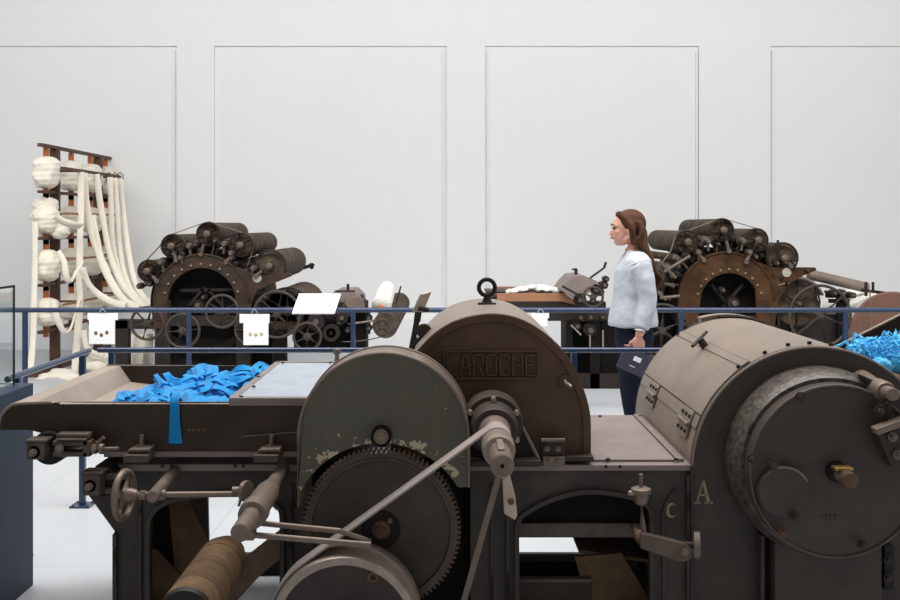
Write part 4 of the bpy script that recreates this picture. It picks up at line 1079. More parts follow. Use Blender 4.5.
# ================================================================ the two carding machines by the wall
CS = 105.0; cy0 = D(CS)
def cpt(px, py, s=CS): return XZ(px, py, s)
def roller(m_, px, py, r_px, length, wheel_spokes=4, rm='cardroll', arm=None, s=CS, body=None, open_end=True, wheel_s=1.0):
    x, z = cpt(px, py, s); r = r_px / s; y0 = D(s)
    rb = r * (body or .96)
    ro = part('worker_roller', MB().ylathe(x, z, [(y0 + .05, rb * .78), (y0 + .05, rb), (y0 + .08, rb * 1.02), (y0 + .085, rb * .98), (y0 + length - .02, rb * .98), (y0 + length, rb * .94), (y0 + length, 0)], 40), rm, m_)
    part('end_disc', MB().ylathe(x, z, [(y0 + .06, 0), (y0 + .06, rb * .8), (y0 + .10, rb * .8)], 32), 'deep', ro)
    w = MB().wheel(x, z, y0 + .01, r, rim=.009, ns=wheel_spokes, hub=r * .22, sp=.010, ph=.5, depth=.02, n=36)
    part('pulley_wheel', w, 'cardiron', ro)
    part('axle', MB().ycyl(x, z, y0 - .09, y0 + .06, .018), 'cardsteel', ro)
    if arm:
        ax_, az_ = cpt(*arm, s)
        a0 = Vector((x, y0 - .05, z)); a1 = Vector((ax_, y0 - .03, az_))
        part('roller_arm', MB().tube([a0, a0.lerp(a1, .5), a1], [.024, .014, .020], 10).lathe(a1, (0, -1, 0), [(-.01, .022), (.02, .022)], 8), 'cardsteel', ro)
        part('arm_cap', MB().lathe(a0, (0, -1, 0), [(-.03, .034), (.02, .032), (.03, .02)], 12), 'cardsteel', ro)
    return ro
def belt_over(m_, pts, th=.006, w=.03, s=CS, m='belt_br'):
    y = D(s) + .03; mb = MB()
    for (a, b) in zip(pts, pts[1:]):
        p, q = cpt(*a, s), cpt(*b, s); mb.bar((p[0], y, p[1]), (q[0], y, q[1]), w, th, side=(0, 1, 0))
    return part('belt', mb, m, m_)
def spoked(m_, px, py, r, s, ns=6, ph=.2, rim=.013, m='cardwheel', hub=.035, sp=.011, name='flywheel'):
    x, z = XZ(px, py, s); w = MB().wheel(x, z, D(s), r / s, rim=rim, ns=ns, hub=hub, sp=sp, ph=ph, depth=.022)
    w.ycyl(x, z, D(s) - .05, D(s) + .12, hub * .5, 14)
    return part(name, w, m, m_)
def ring_plate(m_, cx, cy, ro, ri, mname, arm_pts, s=CS, a0=0, icx=None, icy=None):
    x, z = cpt(cx, cy, s); R, r = ro / s, ri / s; y = D(s)
    ix, iz = cpt(icx if icx else cx, icy if icy else cy, s)
    rp_ = part('ring_plate', MB().band(arc(x, z, R, 0, 180, 48) + [(x - R, z - .25), (x + R, z - .25)][0:1], arc(ix, iz, r, 0, 180, 48) + [(x - r, z - .25)], y - .02, y + .04, close=False), mname, m_, .003)
    part('ring_lip', MB().tube([(a, y - .024, b) for a, b in arc(x, z, R - .008, 0, 180, 48)], .009, 8), mname, rp_)
    part('inner_drum', MB().ylathe(ix, iz - .0, [(y + .16, 0), (y + .16, r * 1.25), (y + 1.3, r * 1.25), (y + 1.3, 0)], 48), 'deep', m_)
    for k, a in enumerate(range(16, 176, 15)):
        px_ = ix + (r + .035) * math.cos(math.radians(a)); pz_ = iz + (r + .035) * math.sin(math.radians(a))
        part('bolt', MB().lathe((px_, y - .02, pz_), (0, -1, 0), [(0, .014), (.012, .012), (.016, .006)], 8), 'steel', rp_)
    ox, oz = x, z
    arm = [cpt(*q, s) for q in arm_pts]
    part('bracket_plate', MB().prism(arm, y - .018, y + .035), mname, rp_, .003)
    return rp_
def clutter(m_, specs, s=CS, mname='cardiron'):
    """small bearings, brackets and shafts: (px, py, r px, reach)"""
    for (px, py, r, L) in specs:
        x, z = XZ(px, py, s); y = D(s)
        b = part('bearing', MB().ylathe(x, z, [(y - .03, r / s * .5), (y - .03, r / s), (y + .06, r / s * 1.1), (y + .06, r / s * .6), (y + L, r / s * .5)], 16), mname, m_)
        part('spindle_end', MB().ycyl(x, z, y - .07, y - .02, r / s * .45, 12), 'cardsteel', b)
def gearwheel(m_, px, py, r, s, m='cardiron', nt=28):
    x, z = XZ(px, py, s); R = r / s; o_ = []
    for k in range(nt):
        for f_, q in ((0, .9), (.25, .9), (.4, 1), (.65, 1), (.8, .9)): a = 2 * PI * (k + f_) / nt; o_.append((x + R * q * math.cos(a), z + R * q * math.sin(a)))
    g = part('gear', MB().prism(o_, D(s), D(s) + .03), m, m_, angle=20)
    part('gear_hub', MB().ylathe(x, z, [(D(s) - .03, 0), (D(s) - .03, R * .3), (D(s), R * .36)], 16), 'cardsteel', g)

def crown(m_, cx, cy, ro, seed):
    """dark main drum behind the ring and the crowd of small bearings and rods round its rim"""
    x, z = cpt(cx, cy); R = ro / CS; rnd = random.Random(seed)
    part('main_drum', MB().ylathe(x, z, [(cy0 + .20, R * .6), (cy0 + .20, R * 1.06), (cy0 + 1.35, R * 1.06), (cy0 + 1.35, 0)], 56), 'cardroll', m_)
    part('drum_rim', MB().ylathe(x, z, [(cy0 + .06, R * .95), (cy0 + .06, R * 1.10), (cy0 + .12, R * 1.10), (cy0 + .12, R * .95)], 56, closed=True), 'deep', m_)
    for k in range(22):
        a = math.radians(14 + k * 7.0 + rnd.uniform(-2, 2)); q = R + rnd.uniform(.02, .14); y = cy0 + rnd.uniform(-.03, .08)
        c = Vector((x + q * math.cos(a), y, z + q * math.sin(a))); r = rnd.uniform(.018, .034)
        b = part('small_bearing', MB().ylathe(c.x, c.z, [(y - .03, r * .6), (y - .02, r), (y + .07, r * 1.1), (y + .12, r * .6)], 10), 'cardiron', m_)
        e = Vector((x + (R - .03) * math.cos(a + rnd.uniform(-.12, .12)), y + .03, z + (R - .03) * math.sin(a)))
        part('set_screw', MB().cyl(c, e, .009, n=8).cyl(c + Vector((0, -.06, 0)), c, r * .4, n=8), 'cardsteel' if k % 3 == 0 else 'cardiron', b)

# ---------------- left machine
lm = thing('carding_machine', 'left carding machine with drum rollers fanned above its ring frame, beside the roving rack', 'carding machine', (cpt(210, 0)[0], cy0 + .7, 0), 'carding machines by the white wall')
LN = 1.45
ring_plate(lm, 202, 302, 48.5, 34, 'cardring', [(228, 262), (240, 268), (252, 273), (290, 273), (292, 276), (272, 284), (258, 290), (252, 302), (250, 330), (236, 330), (236, 302), (234, 286)])
crown(lm, 202, 302, 48.5, 1)
x, z = cpt(257.5, 278); part('oval_plate', MB().lathe((x, cy0 - .02, z), (0, -1, 0), [(0, .045), (.006, .042), (.006, 0)], 24), 'oval', lm)
for a in ((148.5, 271, 11.5, (158, 281)), (172.5, 246, 12.3, (177, 260)), (208, 234, 12.3, (201.5, 254)), (241, 245, 12.5, (227, 262))):
    roller(lm, a[0], a[1], a[2], LN if a[0] > 150 else 1.15, 5, arm=a[3])
big = roller(lm, 270, 266, 16.5, 1.45, 0, arm=(256, 276))
roller(lm, 287, 311, 24, 1.2, 6, arm=None)
for q in ((190, 246, 5.5), (162, 262, 4.5), (225, 244, 5.5), (254, 268, 5), (182, 257, 4), (232, 253, 4.5)):
    x, z = cpt(q[0], q[1]); sr = part('stripper_roller', MB().ylathe(x, z, [(cy0 + .02, q[2] / CS * .6), (cy0 + .04, q[2] / CS), (cy0 + 1.2, q[2] / CS), (cy0 + 1.2, 0)], 20), 'cardiron', lm)
    part('bearing_end', MB().ylathe(x, z, [(cy0 - .08, .02), (cy0 - .05, .028), (cy0 + .04, .03)], 10).bar((x, cy0 - .02, z), (x + (202 - q[0]) * .0006, cy0 - .0, z - .09), .025, .02), 'cardsteel', sr)
belt_over(lm, [(146, 260), (169, 235), (206, 222)], w=.03); belt_over(lm, [(208, 221.5), (242, 232.5)]); belt_over(lm, [(253, 248), (247, 266)], w=.03, m='steel'); belt_over(lm, [(262, 254), (248, 258)])
# frame, legs, base
part('side_frame', MB().pbox(155, 300, 170, 389, CS, .05).pbox(236, 300, 250, 389, CS, .05).pbox(155, 382, 365, 389, CS, .06).pbox(152, 316, 256, 326, CS, .06), 'cardiron', lm, .004)
part('side_frame', MB().box(*[cpt(155, 0)[0], cpt(252, 0)[0]], cy0 + 1.3, cy0 + 1.35, 0, .8), 'deep', lm)
part('drum_casing', MB().box(cpt(160, 0)[0], cpt(250, 0)[0], cy0 + .12, cy0 + 1.28, .12, .72), 'deep', lm, .01)
part('feed_beam', MB().pbox(115.5, 320, 128, 389, CS, .1).pbox(115.5, 320, 160, 329, CS, .1), 'cardiron', lm, .004)
part('frame_post', MB().pbox(274, 330, 285, 389, CS, .08), 'deep', lm); part('frame_post', MB().pbox(352, 302, 366, 389, 104, .30), 'deep', lm)
part('gear_casing', MB().pbox(206, 338, 272, 389, 102, 1.0), 'deep', lm, .01)
part('doffer_frame', MB().prism([cpt(252, 300), cpt(262, 292), cpt(300, 296), (cpt(330, 300)), cpt(345, 304), cpt(345, 322), cpt(252, 322)], cy0 + .05, cy0 + .1), 'cardiron', lm, .004)
part('lower_casing', MB().box(cpt(290, 0)[0], cpt(352, 0)[0], cy0 + .25, cy0 + 1.0, .32, .66), 'deep', lm)
spoked(lm, 147.3, 323.3, 17.5, 108, 6, .25); spoked(lm, 182.7, 330.7, 18, 110, 6, .1); spoked(lm, 222, 311.3, 17.5, 110, 6, .5)
spoked(lm, 277, 314.5, 24.5, 107, 6, .3, rim=.014); spoked(lm, 307.3, 336.7, 15, 110, 6, .45); spoked(lm, 250, 330, 16, 106, 6, 0)
x, z = XZ(331, 333, 109); pw = part('belt_wheel', MB().ylathe(x, z, [(D(109), .045), (D(109), .078), (D(109) + .07, .078), (D(109) + .07, .045)], 32, closed=True), 'cardiron', lm)
part('belt_wheel_web', MB().ylathe(x, z, [(D(109) + .02, 0), (D(109) + .02, .05)], 24).ycyl(x, z, D(109) - .03, D(109) + .12, .018), 'deep', pw)
clutter(lm, [(266, 296, 4, .5), (270, 292, 2.5, .2), (262, 300, 3, .2), (140, 286, 3, .4), (147, 283, 2.5, .4), (199, 305, 5, .3), (204, 297, 2.5, .1), (313, 317, 4, .3), (322, 310, 4, .3), (330, 316, 3.5, .3), (338, 312, 4, .3), (345, 305, 3, .3), (300, 318, 3.5, .3), (340, 322, 3.5, .3), (348, 330, 3, .2)])
for q in ((202, 288, 187, 306), (206, 290, 220, 306), (178, 291, 232, 290), (200, 300, 200, 325)):
    a, b = cpt(q[0], q[1]), cpt(q[2], q[3]); part('inner_brace', MB().bar((a[0], cy0 + .1, a[1]), (b[0], cy0 + .1, b[1]), .03, .025), 'cardiron', lm)
gearwheel(lm, 316, 322, 9, 106); gearwheel(lm, 330, 312, 7, 106); gearwheel(lm, 342, 318, 6, 107)
part('back_axle_end', MB().cyl(P(302, 268, 92), P(313, 265, 90), .02).cyl(P(311, 263, 90), P(312, 269, 90), .02), 'deep', lm)
# doffer comb cover, funnel and coiler
hd_ = part('doffer_cover', MB().prism([XZ(a_, c_, 104) for a_, c_ in ((332, 293), (338, 290), (354, 290), (361, 297), (362, 304), (350, 308), (336, 306))], D(104), D(104) + .5), 'table', lm, .01)
part('cover_handle', MB().cyl(P(348, 291, 104), P(348, 284, 104), .014).cyl(P(335, 291, 105), P(355, 291, 105), .008), 'cardiron', hd_)
part('draw_head', MB().prism([XZ(a_, c_, 105) for a_, c_ in ((345, 302), (360, 294), (364, 300), (366, 308), (350, 310))], D(106), D(103)), 'steel', lm, .006)
clutter(lm, [(361, 297, 2.5, .1), (364, 301, 2, .1), (364, 306, 3, .1), (369, 318, 3, .1), (369, 328, 3, .1)])
part('guide_post', MB().cyl(P(369, 308, 105), P(369, 334, 105), .014), 'cardiron', lm)
a, b = P(385, 326, 105), P(399, 303, 91)
can = part('coiler_can', MB().lathe(a, b - a, [(0, .112), (0, .118), (.02, .122), ((b - a).length, .118), ((b - a).length, 0)], 36), 'cardroll', lm)
part('can_bottom', MB().lathe(a, b - a, [(.08, 0), (.08, .113)], 30), 'deep', can)
spoked(lm, 382, 327, 8.5, 108, 4, .7, .008, 'cardwheel', .03, .012, 'can_wheel')
part('guide_rod', MB().cyl(P(396, 303, 98), P(401, 286, 98), .008), 'cardiron', lm)
part('guide_rod', MB().tube(spline([P(348, 324, 107), P(365, 322, 107), P(375, 320, 107)], 4), .010, 8), 'steel', lm)
part('drive_cord', MB().tube(spline([P(340, 342, 108), P(360, 341, 108), P(380, 337, 108), P(389, 332, 107), P(394, 322, 106)], 5), .006, 6), 'cardwheel', lm)
bob = thing('roving_bobbin', 'white wound bobbin leaning on the coiler of the left carding machine', 'bobbin', P(381, 307, 103))
q0, q1 = P(381, 307, 103), P(388, 286, 100)
part('wound_cotton', MB().lathe(q0, q1 - q0, [(0, .07), (.02, .098), ((q1 - q0).length * .7, .088), ((q1 - q0).length * .95, .07), ((q1 - q0).length, .03)], 30), 'fluff', bob)
part('wooden_core', MB().cyl(q0 + (q0 - q1) * .10, q0 + (q1 - q0) * .05, .028), 'wood_or', bob)

# ---------------- right machine
rm_ = thing('carding_machine', 'right carding machine with ochre brown ring frame, behind the walking person', 'carding machine', (cpt(728, 0)[0], cy0 + .7, 0), 'carding machines by the white wall')
ring_plate(rm_, 726, 300, 48.5, 29, 'cardring_r', [(758, 262), (770, 267), (815, 267.5), (816, 270), (802, 276), (790, 283), (783, 293), (778, 300), (774, 330), (756, 330), (756, 300), (755, 280)], icx=729, icy=302)
crown(rm_, 726, 300, 48.5, 2)
x, z = cpt(786, 272.5); part('oval_plate', MB().lathe((x, cy0 - .02, z), (0, -1, 0), [(0, .045), (.006, .042), (.006, 0)], 24), 'oval', rm_)
for a in ((687, 242, 12, (703, 260)), (722.5, 230, 12, (728, 251)), (757, 240, 12, (745, 262)), (655, 282, 13, (672, 285))):
    roller(rm_, a[0], a[1], a[2], LN, 5, arm=a[3])
roller(rm_, 783, 258, 16, 1.2, 0, arm=(790, 266))
roller(rm_, 797, 303, 24, 1.2, 6)
for q in ((707, 241, 5), (676, 258, 4), (742, 241, 5), (668, 268, 5), (748, 252, 4), (697, 252, 4)):
    x, z = cpt(q[0], q[1]); sr = part('stripper_roller', MB().ylathe(x, z, [(cy0 + .02, q[2] / CS * .6), (cy0 + .04, q[2] / CS), (cy0 + 1.2, q[2] / CS), (cy0 + 1.2, 0)], 20), 'cardroll', rm_)
    part('bearing_end', MB().ylathe(x, z, [(cy0 - .08, .02), (cy0 - .05, .028), (cy0 + .04, .03)], 10).bar((x, cy0 - .02, z), (x + (728 - q[0]) * .0006, cy0, z - .09), .025, .02), 'cardsteel', sr)
belt_over(rm_, [(724, 218.5), (758, 228.5)]); belt_over(rm_, [(676, 236), (671, 252), (660, 266)], w=.03); belt_over(rm_, [(690, 230), (716, 220)])
part('side_frame', MB().pbox(678, 300, 694, 389, CS, .05).pbox(762, 300, 778, 389, CS, .05).pbox(640, 382, 860, 389, CS, .06).pbox(676, 316, 780, 326, CS, .06), 'cardiron', rm_, .004)
part('drum_casing', MB().box(cpt(682, 0)[0], cpt(776, 0)[0], cy0 + .12, cy0 + 1.28, .12, .72), 'deep', rm_, .01)
part('lower_casing', MB().box(cpt(640, 0)[0], cpt(680, 0)[0], cy0 + .3, cy0 + 1.2, .12, .95), 'deep', rm_, .01)
part('lower_casing', MB().box(cpt(776, 0)[0], cpt(850, 0)[0], cy0 + .12, cy0 + 1.2, .12, .70), 'cardiron', rm_, .01)
spoked(rm_, 662, 331, 28, 107, 6, .45, .013, sp=.016); spoked(rm_, 820, 316, 32, 109, 6, .7, .014, sp=.018); spoked(rm_, 735, 334, 18, 108, 6, 0)
spoked(rm_, 700, 338, 16, 108, 6, .3); spoked(rm_, 655, 277, 10, 107, 5, .2)
clutter(rm_, [(733, 303, 6, .3), (722, 290, 3, .1), (668, 298, 3, .3), (660, 292, 4, .3), (656, 286, 3, .3), (776, 263, 3, .2), (784, 262, 3, .2), (793, 263, 3, .2), (806, 270, 2, .1), (760, 330, 4, .2)])
part('threaded_post', MB().cyl(P(778, 268, CS), P(778, 240, CS), .013).cyl(P(778, 246, 106), P(778, 243, 106), .024, n=6), 'cardiron', rm_)
for q in ((660, 298, 680, 296), (656, 290, 666, 300), (660, 262, 676, 278), (664, 272, 690, 256)):
    a, b = cpt(q[0], q[1], 107), cpt(q[2], q[3], 107); part('link_rod', MB().cyl((a[0], D(107), a[1]), (b[0], D(107), b[1]), .015), 'cardsteel', rm_)
for q in ((714, 285, 742, 320), (745, 285, 716, 320), (708, 335, 750, 335)):
    a, b = cpt(q[0], q[1]), cpt(q[2], q[3]); part('inner_brace', MB().bar((a[0], cy0 + .1, a[1]), (b[0], cy0 + .1, b[1]), .03, .025), 'cardiron', rm_)
# pale delivery roller tube, brackets, delivery disc
part('delivery_tube', MB().cyl(P(808, 274, 102), P(868, 288, 102), .052), 'hood', rm_)
part('doffer_guard', MB().band([XZ(797 + 29 * math.cos(math.radians(a)), 305 - 29 * math.sin(math.radians(a)), 103) for a in range(20, 161, 7)], [XZ(797 + 27 * math.cos(math.radians(a)), 305 - 27 * math.sin(math.radians(a)), 103) for a in range(20, 161, 7)], D(103), D(103) + 1.1, close=False), 'steel_lt', rm_)
part('tube_bracket', MB().bar(P(866, 296, 105), P(866, 282, 105), .03, .02).bar(P(873, 290, 105), P(873, 282, 105), .02, .02).bar(P(862, 290, 105), P(884, 293, 105), .04, .03), 'cardiron', rm_)
part('doffer_stand', MB().pbox(838, 293, 847, 389, 105, .06).pbox(828, 293, 856, 298, 105, .08).pbox(830, 299, 850, 303, 105, .05), 'deep', rm_, .003)
clutter(rm_, [(833, 293, 3, .2), (842, 293, 3.5, .2), (851, 295, 3, .2), (845, 300, 3, .2)])
x, z = XZ(892, 334, 106); dd = part('lap_disc', MB().ylathe(x, z, [(D(106), 0), (D(106), .385), (D(106) + .015, .40), (D(106) + .03, .385), (D(106) + .03, 0)], 72), 'redbrown', rm_, label='large red brown disc')
part('lap_roller', MB().ylathe(x, z, [(D(106) + .05, 0), (D(106) + .05, .36), (D(106) + 1.0, .36), (D(106) + 1.0, 0)], 60), 'fluff', dd)
part('hanging_cord', MB().cyl(P(870, 290, 107), P(871, 329, 107), .006), 'belt_br', rm_)
part('cover_panel', MB().pbox(790, 318, 850, 380, 104, .05), 'cardiron', rm_, .006)

# feed table with wooden trough, left of the right machine
ft = thing('feed_table', 'dark iron feed table with brown wooden trough, left of the person', 'feed table', (cpt(545, 0)[0], cy0 + .5, 0))
part('trough_board', MB().pbox(497, 293.5, 562, 301.5, CS, .04), 'wood_md', ft, .003)
part('trough_board', MB().prism([XZ(a_, c_, CS) for a_, c_ in ((561, 293.5), (564, 293), (578, 302), (578, 305), (572, 304), (561, 301))], cy0 - .02, cy0 + .02), 'wood_md', ft, .003)
part('trough_board', MB().box(cpt(497, 0)[0], cpt(562, 0)[0], cy0 + .9, cy0 + .93, EYE - .72, EYE - .64), 'wood_md', ft)
part('trough_bed', MB().box(cpt(490, 0)[0], cpt(575, 0)[0], cy0 + .02, cy0 + .95, EYE - .77, EYE - .72), 'cardiron', ft)
part('table_beam', MB().pbox(488, 302, 606, 308, CS, .2).pbox(536, 313, 604, 321, CS, .1), 'cardiron', ft, .003)
part('end_plate', MB().pbox(486, 291.5, 508, 293.5, 103, .5), 'cardiron', ft)
part('table_leg', MB().pbox(566, 320, 573, 389, CS, .06), 'deep', ft, .003); part('table_leg', MB().pbox(590, 320, 600, 389, CS, .06), 'deep', ft, .003)
part('table_leg', MB().pbox(600, 320, 640, 389, 104, .9), 'deep', ft, .003)
part('lower_casing', MB().box(cpt(573, 0)[0], cpt(640, 0)[0], cy0 + .25, cy0 + 1.1, .0, .62), 'deep', ft)
part('lower_casing', MB().box(cpt(500, 0)[0], cpt(566, 0)[0], cy0 + .25, cy0 + .9, .0, .34), 'deep', ft)
part('floor_beam', MB().pbox(540, 374, 640, 389, CS, .1), 'cardiron', ft)
hc = part('feed_cover', MB().prism([XZ(a_, c_, 106) for a_, c_ in ((560, 290), (565, 283), (572, 276), (583, 275), (597, 281), (600, 286), (590, 292), (582, 300), (576, 300))], D(106), D(106) + .6), 'table', ft, .006, label='dusty grey brown metal cover')
part('cover_slot', MB().bar(P(562, 286, 107.5), P(580, 296, 107.5), .03, .02), 'cardiron', hc)
part('cover_handle', MB().cyl(P(576, 276, 104), P(576, 269, 104), .016).cyl(P(572, 269.5, 104), P(577, 269, 104), .010), 'cardiron', hc)
spoked(ft, 593, 297, 11, 109, 5, .3, .012, hub=.03); gearwheel(ft, 580, 300, 7, 107); gearwheel(ft, 596, 290, 6, 106)
clutter(ft, [(580, 317, 4, .2), (590, 317, 4, .2), (602, 317, 3, .2), (604, 285, 4, .3), (606, 279, 3, .2), (600, 292, 4, .3), (590, 330, 6, .3), (577, 326, 4, .3)])
part('cord', MB().cyl(P(590, 278, 106), P(604, 268, 106), .010).cyl(P(604, 268, 106), P(606, 262, 106), .012), 'cardiron', ft)
for q in ((571, 325, 581, 335), (590, 335, 590, 347), (603, 330, 603, 352)):
    part('white_rod', MB().cyl(P(q[0], q[1], 108), P(q[2], q[3], 108), .008), 'steel_lt', ft)
ff = MB()
random.seed(3)
for k in range(90):
    q_ = random.uniform(0, 1); c = P(510 + 52 * q_, 292 - 5 * math.sin(PI * q_) * random.uniform(.4, 1), random.uniform(97, 103.5)); r = random.uniform(.035, .055)
    e = MB().ellipsoid(c, r, r, r * .55, 14, 9)
    for i, v in enumerate(e.v): e.v[i] = c + (v - c) * (1 + .5 * noise.noise(v * 22))
    ff.add(e.v, e.f)
solo('white_fibre', ff, 'fluff', 'white loose cotton fibre lying in the wooden feed trough', 'cotton', P(536, 294, 99), kind='stuff', angle=80)
# ================================================================ the walking person
PS = 155.0; PY = D(PS)
def W(px, py, dy=0.0): x, z = XZ(px, py, PS); return Vector((x, PY + dy, z))
per = thing('person', 'person with long brown hair, pale shirt and navy trousers walking left with a folder', 'person', (W(634, 0).x, PY, 0))
def remesh(o, v=.007, it=4):
    r = o.modifiers.new('remesh', 'REMESH'); r.mode = 'VOXEL'; r.voxel_size = v; r.use_smooth_shade = True
    s = o.modifiers.new('smooth', 'SMOOTH'); s.factor = .5; s.iterations = it
def loft(mb, secs, n=28):          # sections (centre, rx along x, ry along y)
    vs = []; fs = []
    for c, a, b in secs:
        for k in range(n):
            t = 2 * PI * k / n; vs.append(Vector(c) + Vector((a * math.cos(t), b * math.sin(t), 0)))
    m = len(secs)
    for i in range(m - 1):
        for k in range(n): fs.append((i * n + k, i * n + (k + 1) % n, (i + 1) * n + (k + 1) % n, (i + 1) * n + k))
    fs.append(list(range(n))[::-1]); fs.append([(m - 1) * n + k for k in range(n)])
    return mb.add(vs, fs)
hx, hz = XZ(626, 229, PS)
H = lambda dx, dz, dy=0.0: Vector((hx + dx, PY + dy, hz + dz))
b = MB()
b.ellipsoid(H(.012, .022), .096, .075, .092, 32, 22)                 # skull
b.ellipsoid(H(-.028, -.030), .058, .058, .078, 28, 18)               # face
b.ellipsoid(H(-.050, -.082), .028, .030, .026, 18, 12)               # chin
b.tube([H(-.048, -.088), H(-.01, -.072, -.045), H(.02, -.045, -.058)], .018, 10); b.tube([H(-.048, -.088), H(-.01, -.072, .045), H(.02, -.045, .058)], .018, 10)
b.tube([H(-.080, .008), H(-.095, -.016), H(-.103, -.032), H(-.086, -.038)], [.009, .010, .011, .010], 12)   # nose
b.tube([H(-.082, -.058, -.018), H(-.089, -.058), H(-.082, -.058, .018)], .0085, 10)                         # mouth
b.ellipsoid(H(-.075, .022, -.028), .018, .026, .010, 14, 10); b.ellipsoid(H(-.075, .022, .028), .018, .026, .010, 14, 10)  # brow
b.ellipsoid(H(-.058, -.018, -.036), .024, .018, .022, 14, 10); b.ellipsoid(H(-.058, -.018, .036), .024, .018, .022, 14, 10)  # cheeks
for s_ in (-1, 1): b.ellipsoid(H(.012, -.008, .074 * s_), .016, .010, .030, 14, 10)                         # ears
b.tube([H(.022, -.06), W(632, 247), W(636, 256)], [.052, .050, .062], 18)                                   # neck
loft(b, [(W(634, 345), .105, .150), (W(634, 332), .112, .158), (W(634, 318), .098, .135), (W(634, 303), .088, .120), (W(634, 285), .100, .135), (W(635, 270), .104, .155), (W(636, 260), .085, .165), (W(636, 254), .055, .10)])
def limb(mb, pts, rr, n=16): return mb.tube(spline(pts, 4), [rr[0] + (rr[-1] - rr[0]) * 0 + np_(rr, i / (4 * (len(pts) - 1))) - rr[0] for i in range(4 * (len(pts) - 1) + 1)], n)
def np_(rr, t):
    f = t * (len(rr) - 1); i = min(int(f), len(rr) - 2); return rr[i] + (rr[i + 1] - rr[i]) * (f - i)
near, far = -.175, .175
armN = [W(636, 262, -.15), W(639, 280, -.185), W(641, 300, -.20), W(637, 318, -.215), W(633, 331, -.225)]
armF = [W(636, 262, .15), W(640, 281, .185), W(643, 300, .20), W(641, 318, .205), W(638, 331, .21)]
limb(b, armN, [.052, .045, .037, .033, .026]); limb(b, armF, [.052, .045, .037, .033, .026])
legN = [W(634, 338, -.085), W(630, 368, -.085), W(630, 396, -.08), W(635, 428, -.08), W(638, 458, -.08)]
legF = [W(636, 338, .085), W(638, 368, .085), W(637, 396, .08), W(645, 424, .08), W(654, 448, .08)]
limb(b, legN, [.090, .075, .052, .048, .036]); limb(b, legF, [.090, .075, .052, .048, .036])
# hands
def hand(mb, wrist, down, fwd, out, k=1.0):
    """down: along fingers, fwd: towards the thumb side, out: away from the palm's back"""
    d, f, o = [Vector(v).normalized() for v in (down, fwd, out)]
    palm_end = wrist + d * .085 * k
    mb.obox  # palm as flattened tubes
    for q in (-.024, -.008, .008, .024): mb.tube([wrist + f * q * .6, wrist + d * .045 + f * q, palm_end + f * q * 1.1], [.013, .0145, .012], 10)
    for q, L in ((.028, .066), (.0095, .076), (-.0095, .070), (-.028, .054)):
        p0_ = palm_end + f * q * 1.05; p1_ = p0_ + d * L * .42 - o * .004; p2_ = p1_ + (d * .75 - o * .65).normalized() * L * .33; p3_ = p2_ + (d * .25 - o * .95).normalized() * L * .28
        mb.tube([p0_ - d * .01, p1_, p2_, p3_], [.0095, .009, .0082, .007], 10)
    t0 = wrist + d * .025 + f * .026; t1 = t0 + (d * .7 + f * .7 - o * .2).normalized() * .035; t2 = t1 + (d * .9 + f * .2 - o * .5).normalized() * .03; t3 = t2 + (d * .9 - o * .6).normalized() * .022
    mb.tube([t0, t1, t2, t3], [.014, .0115, .010, .0085], 10)
wN = armN[-1]; dN = (W(632, 352, -.222) - W(633, 331, -.225))
hand(b, wN + dN.normalized() * .0, dN, (-1, 0, 0), (0, -1, 0))
wF = armF[-1]; hand(b, wF, W(636, 352, .21) - wF, (-1, 0, 0), (0, 1, 0))
for lg in (legN, legF): b.tube([lg[-1], lg[-1] + Vector((-.06, 0, -.045)), lg[-1] + Vector((-.14, 0, -.05))], [.036, .034, .024], 14)
body = part('body', b, 'skin', per); remesh(body, .0055, 3)
# eyes, brows, lips
for s_ in (-1, 1):
    part('eye', MB().ellipsoid(H(-.080, .004, .027 * s_), .009, .011, .007, 12, 8), 'eye', body)
    part('eyebrow', MB().tube([H(-.094, .027, .012 * s_), H(-.092, .032, .028 * s_), H(-.078, .028, .046 * s_)], .0035, 6), 'hair', body)
part('lips', MB().tube([H(-.086, -.058, -.02), H(-.095, -.057), H(-.086, -.058, .02)], [.004, .007, .004], 8), 'lips', body)
# hair: cap and long strands down the back
h = MB()
h.ellipsoid(H(.030, .036), .100, .086, .094, 30, 20)
h.tube(spline([H(-.045, .095), H(-.035, .085, -.05), H(.012, .03, -.080), H(.03, -.03, -.078), H(.04, -.10, -.07)], 5), [.022] * 21, 12)
h.tube(spline([H(-.045, .095), H(-.035, .085, .05), H(.012, .03, .080), H(.03, -.03, .078), H(.04, -.10, .07)], 5), [.022] * 21, 12)
random.seed(2)
for k in range(26):
    t = (k / 25 - .5) * 2; yy_ = .072 * t; q = .02 * math.cos(t * 1.5)
    ln = random.uniform(-.03, .03)
    pts = [H(.05 + q, .05, yy_), H(.085 + q, -.02, yy_ * 1.1), H(.09 + q, -.10, yy_ * 1.15), H(.125 + q + ln * .3, -.18, yy_ * 1.2), H(.160 + ln, -.27, yy_ * 1.1), H(.180 + ln, -.35 + ln, yy_), H(.176 + ln, -.41 + ln, yy_ * .8)]
    sp_ = spline(pts, 4); n_ = len(sp_)
    h.tube([p + Vector((.014 * math.sin(i * .7 + k * .4), .006 * math.cos(i * .7 + k), 0)) for i, p in enumerate(sp_)], [.019 * (1 - .6 * (i / n_) ** 2) for i in range(n_)], 8)
hr = part('hair', h, 'hair', body); remesh(hr, .006, 1)
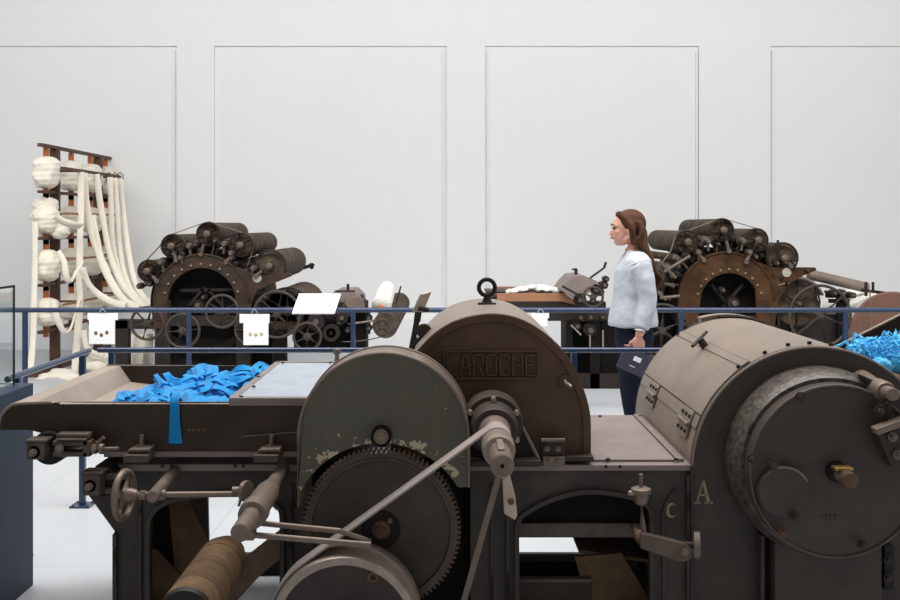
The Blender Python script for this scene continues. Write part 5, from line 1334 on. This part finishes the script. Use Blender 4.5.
# shirt: loose body and sleeves
s = MB()
loft(s, [(W(633, 326), .158, .185), (W(633, 322), .160, .187), (W(633, 310), .148, .172), (W(633, 298), .132, .158), (W(633.5, 283), .126, .160), (W(634.5, 270), .122, .172), (W(636, 260), .100, .176), (W(636, 254), .075, .125), (W(635, 250.5), .060, .070)])
limb(s, [W(636, 262, -.15), W(640, 280, -.185), W(642, 300, -.20), W(638, 316, -.215), W(635, 325, -.222)], [.068, .062, .056, .053, .046])
limb(s, [W(636, 262, .15), W(640, 281, .185), W(643, 300, .20), W(641, 317, .205), W(639, 326, .21)], [.068, .062, .056, .053, .046])
shirt = part('shirt', s, 'shirt', per); remesh(shirt, .0075, 2)
tx_ = bpy.data.textures.new('cloth_folds', 'CLOUDS'); tx_.noise_scale = .09
dm = shirt.modifiers.new('folds', 'DISPLACE'); dm.texture = tx_; dm.strength = .012; dm.texture_coords = 'LOCAL'
part('cuff', MB().tube([W(635, 323, -.221), W(633.8, 327.5, -.224)], .042, 18), 'shirt', shirt)
# trousers
t_ = MB()
loft(t_, [(W(634, 350), .110, .160), (W(634, 338), .124, .168), (W(634, 326), .118, .160), (W(634, 316), .10, .14)])
limb(t_, [W(634, 342, -.085), W(630, 368, -.085), W(630, 396, -.08), W(635, 428, -.08), W(638, 455, -.08)], [.106, .090, .070, .060, .056])
limb(t_, [W(636, 342, .085), W(639, 368, .085), W(638, 396, .08), W(645, 424, .08), W(653, 444, .08)], [.106, .090, .070, .060, .056])
tr = part('trousers', t_, 'trouser', per); remesh(tr, .008, 2)
for lg, zt2, tilt in ((legN, .0, 0), (legF, .0, .35)):
    a = lg[-1]; sh = MB()
    if tilt == 0:
        loft(sh, [((a.x - .05, a.y, .0), .128, .045), ((a.x - .05, a.y, .03), .13, .047), ((a.x - .03, a.y, .055), .10, .042), ((a.x + .0, a.y, .085), .055, .045), ((a.x + .005, a.y, .11), .048, .042)])
    else:
        R_ = Matrix.Rotation(-.5, 3, 'Y'); tmp = MB()
        loft(tmp, [((-.05, 0, -.11), .128, .045), ((-.05, 0, -.08), .13, .047), ((-.03, 0, -.055), .10, .042), ((0, 0, -.025), .055, .045), ((.005, 0, 0), .048, .042)])
        sh.add([R_ @ v + a + Vector((0, 0, .02)) for v in tmp.v], tmp.f)
    part('shoe', sh, 'shoe', per, angle=60)
# folder held in the near hand
fo = thing('folder', 'dark charcoal folder with white sticker held in the hand of the person', 'folder', W(630, 360, -.24))
R_ = Matrix.Rotation(math.radians(24), 3, 'Y')
cf_ = W(630, 358, -.243)
def fr(x, y, z): return cf_ + R_ @ Vector((x, y, z))
fbx = MB(); fbx.obox(cf_, R_ @ Vector((.108, 0, 0)), Vector((0, .007, 0)), R_ @ Vector((0, 0, .072)))
fb_ = part('cover', fbx, 'folder', fo, .002)
part('white_sticker', MB().obox(fr(-.006, -.0078, .022), R_ @ Vector((.024, 0, 0)), Vector((0, .0006, 0)), R_ @ Vector((0, 0, .015))), 'white', fb_)
part('printed_line', MB().obox(fr(-.02, -.0078, -.03), R_ @ Vector((.018, 0, 0)), Vector((0, .0006, 0)), R_ @ Vector((0, 0, .003))), 'ink', fb_)
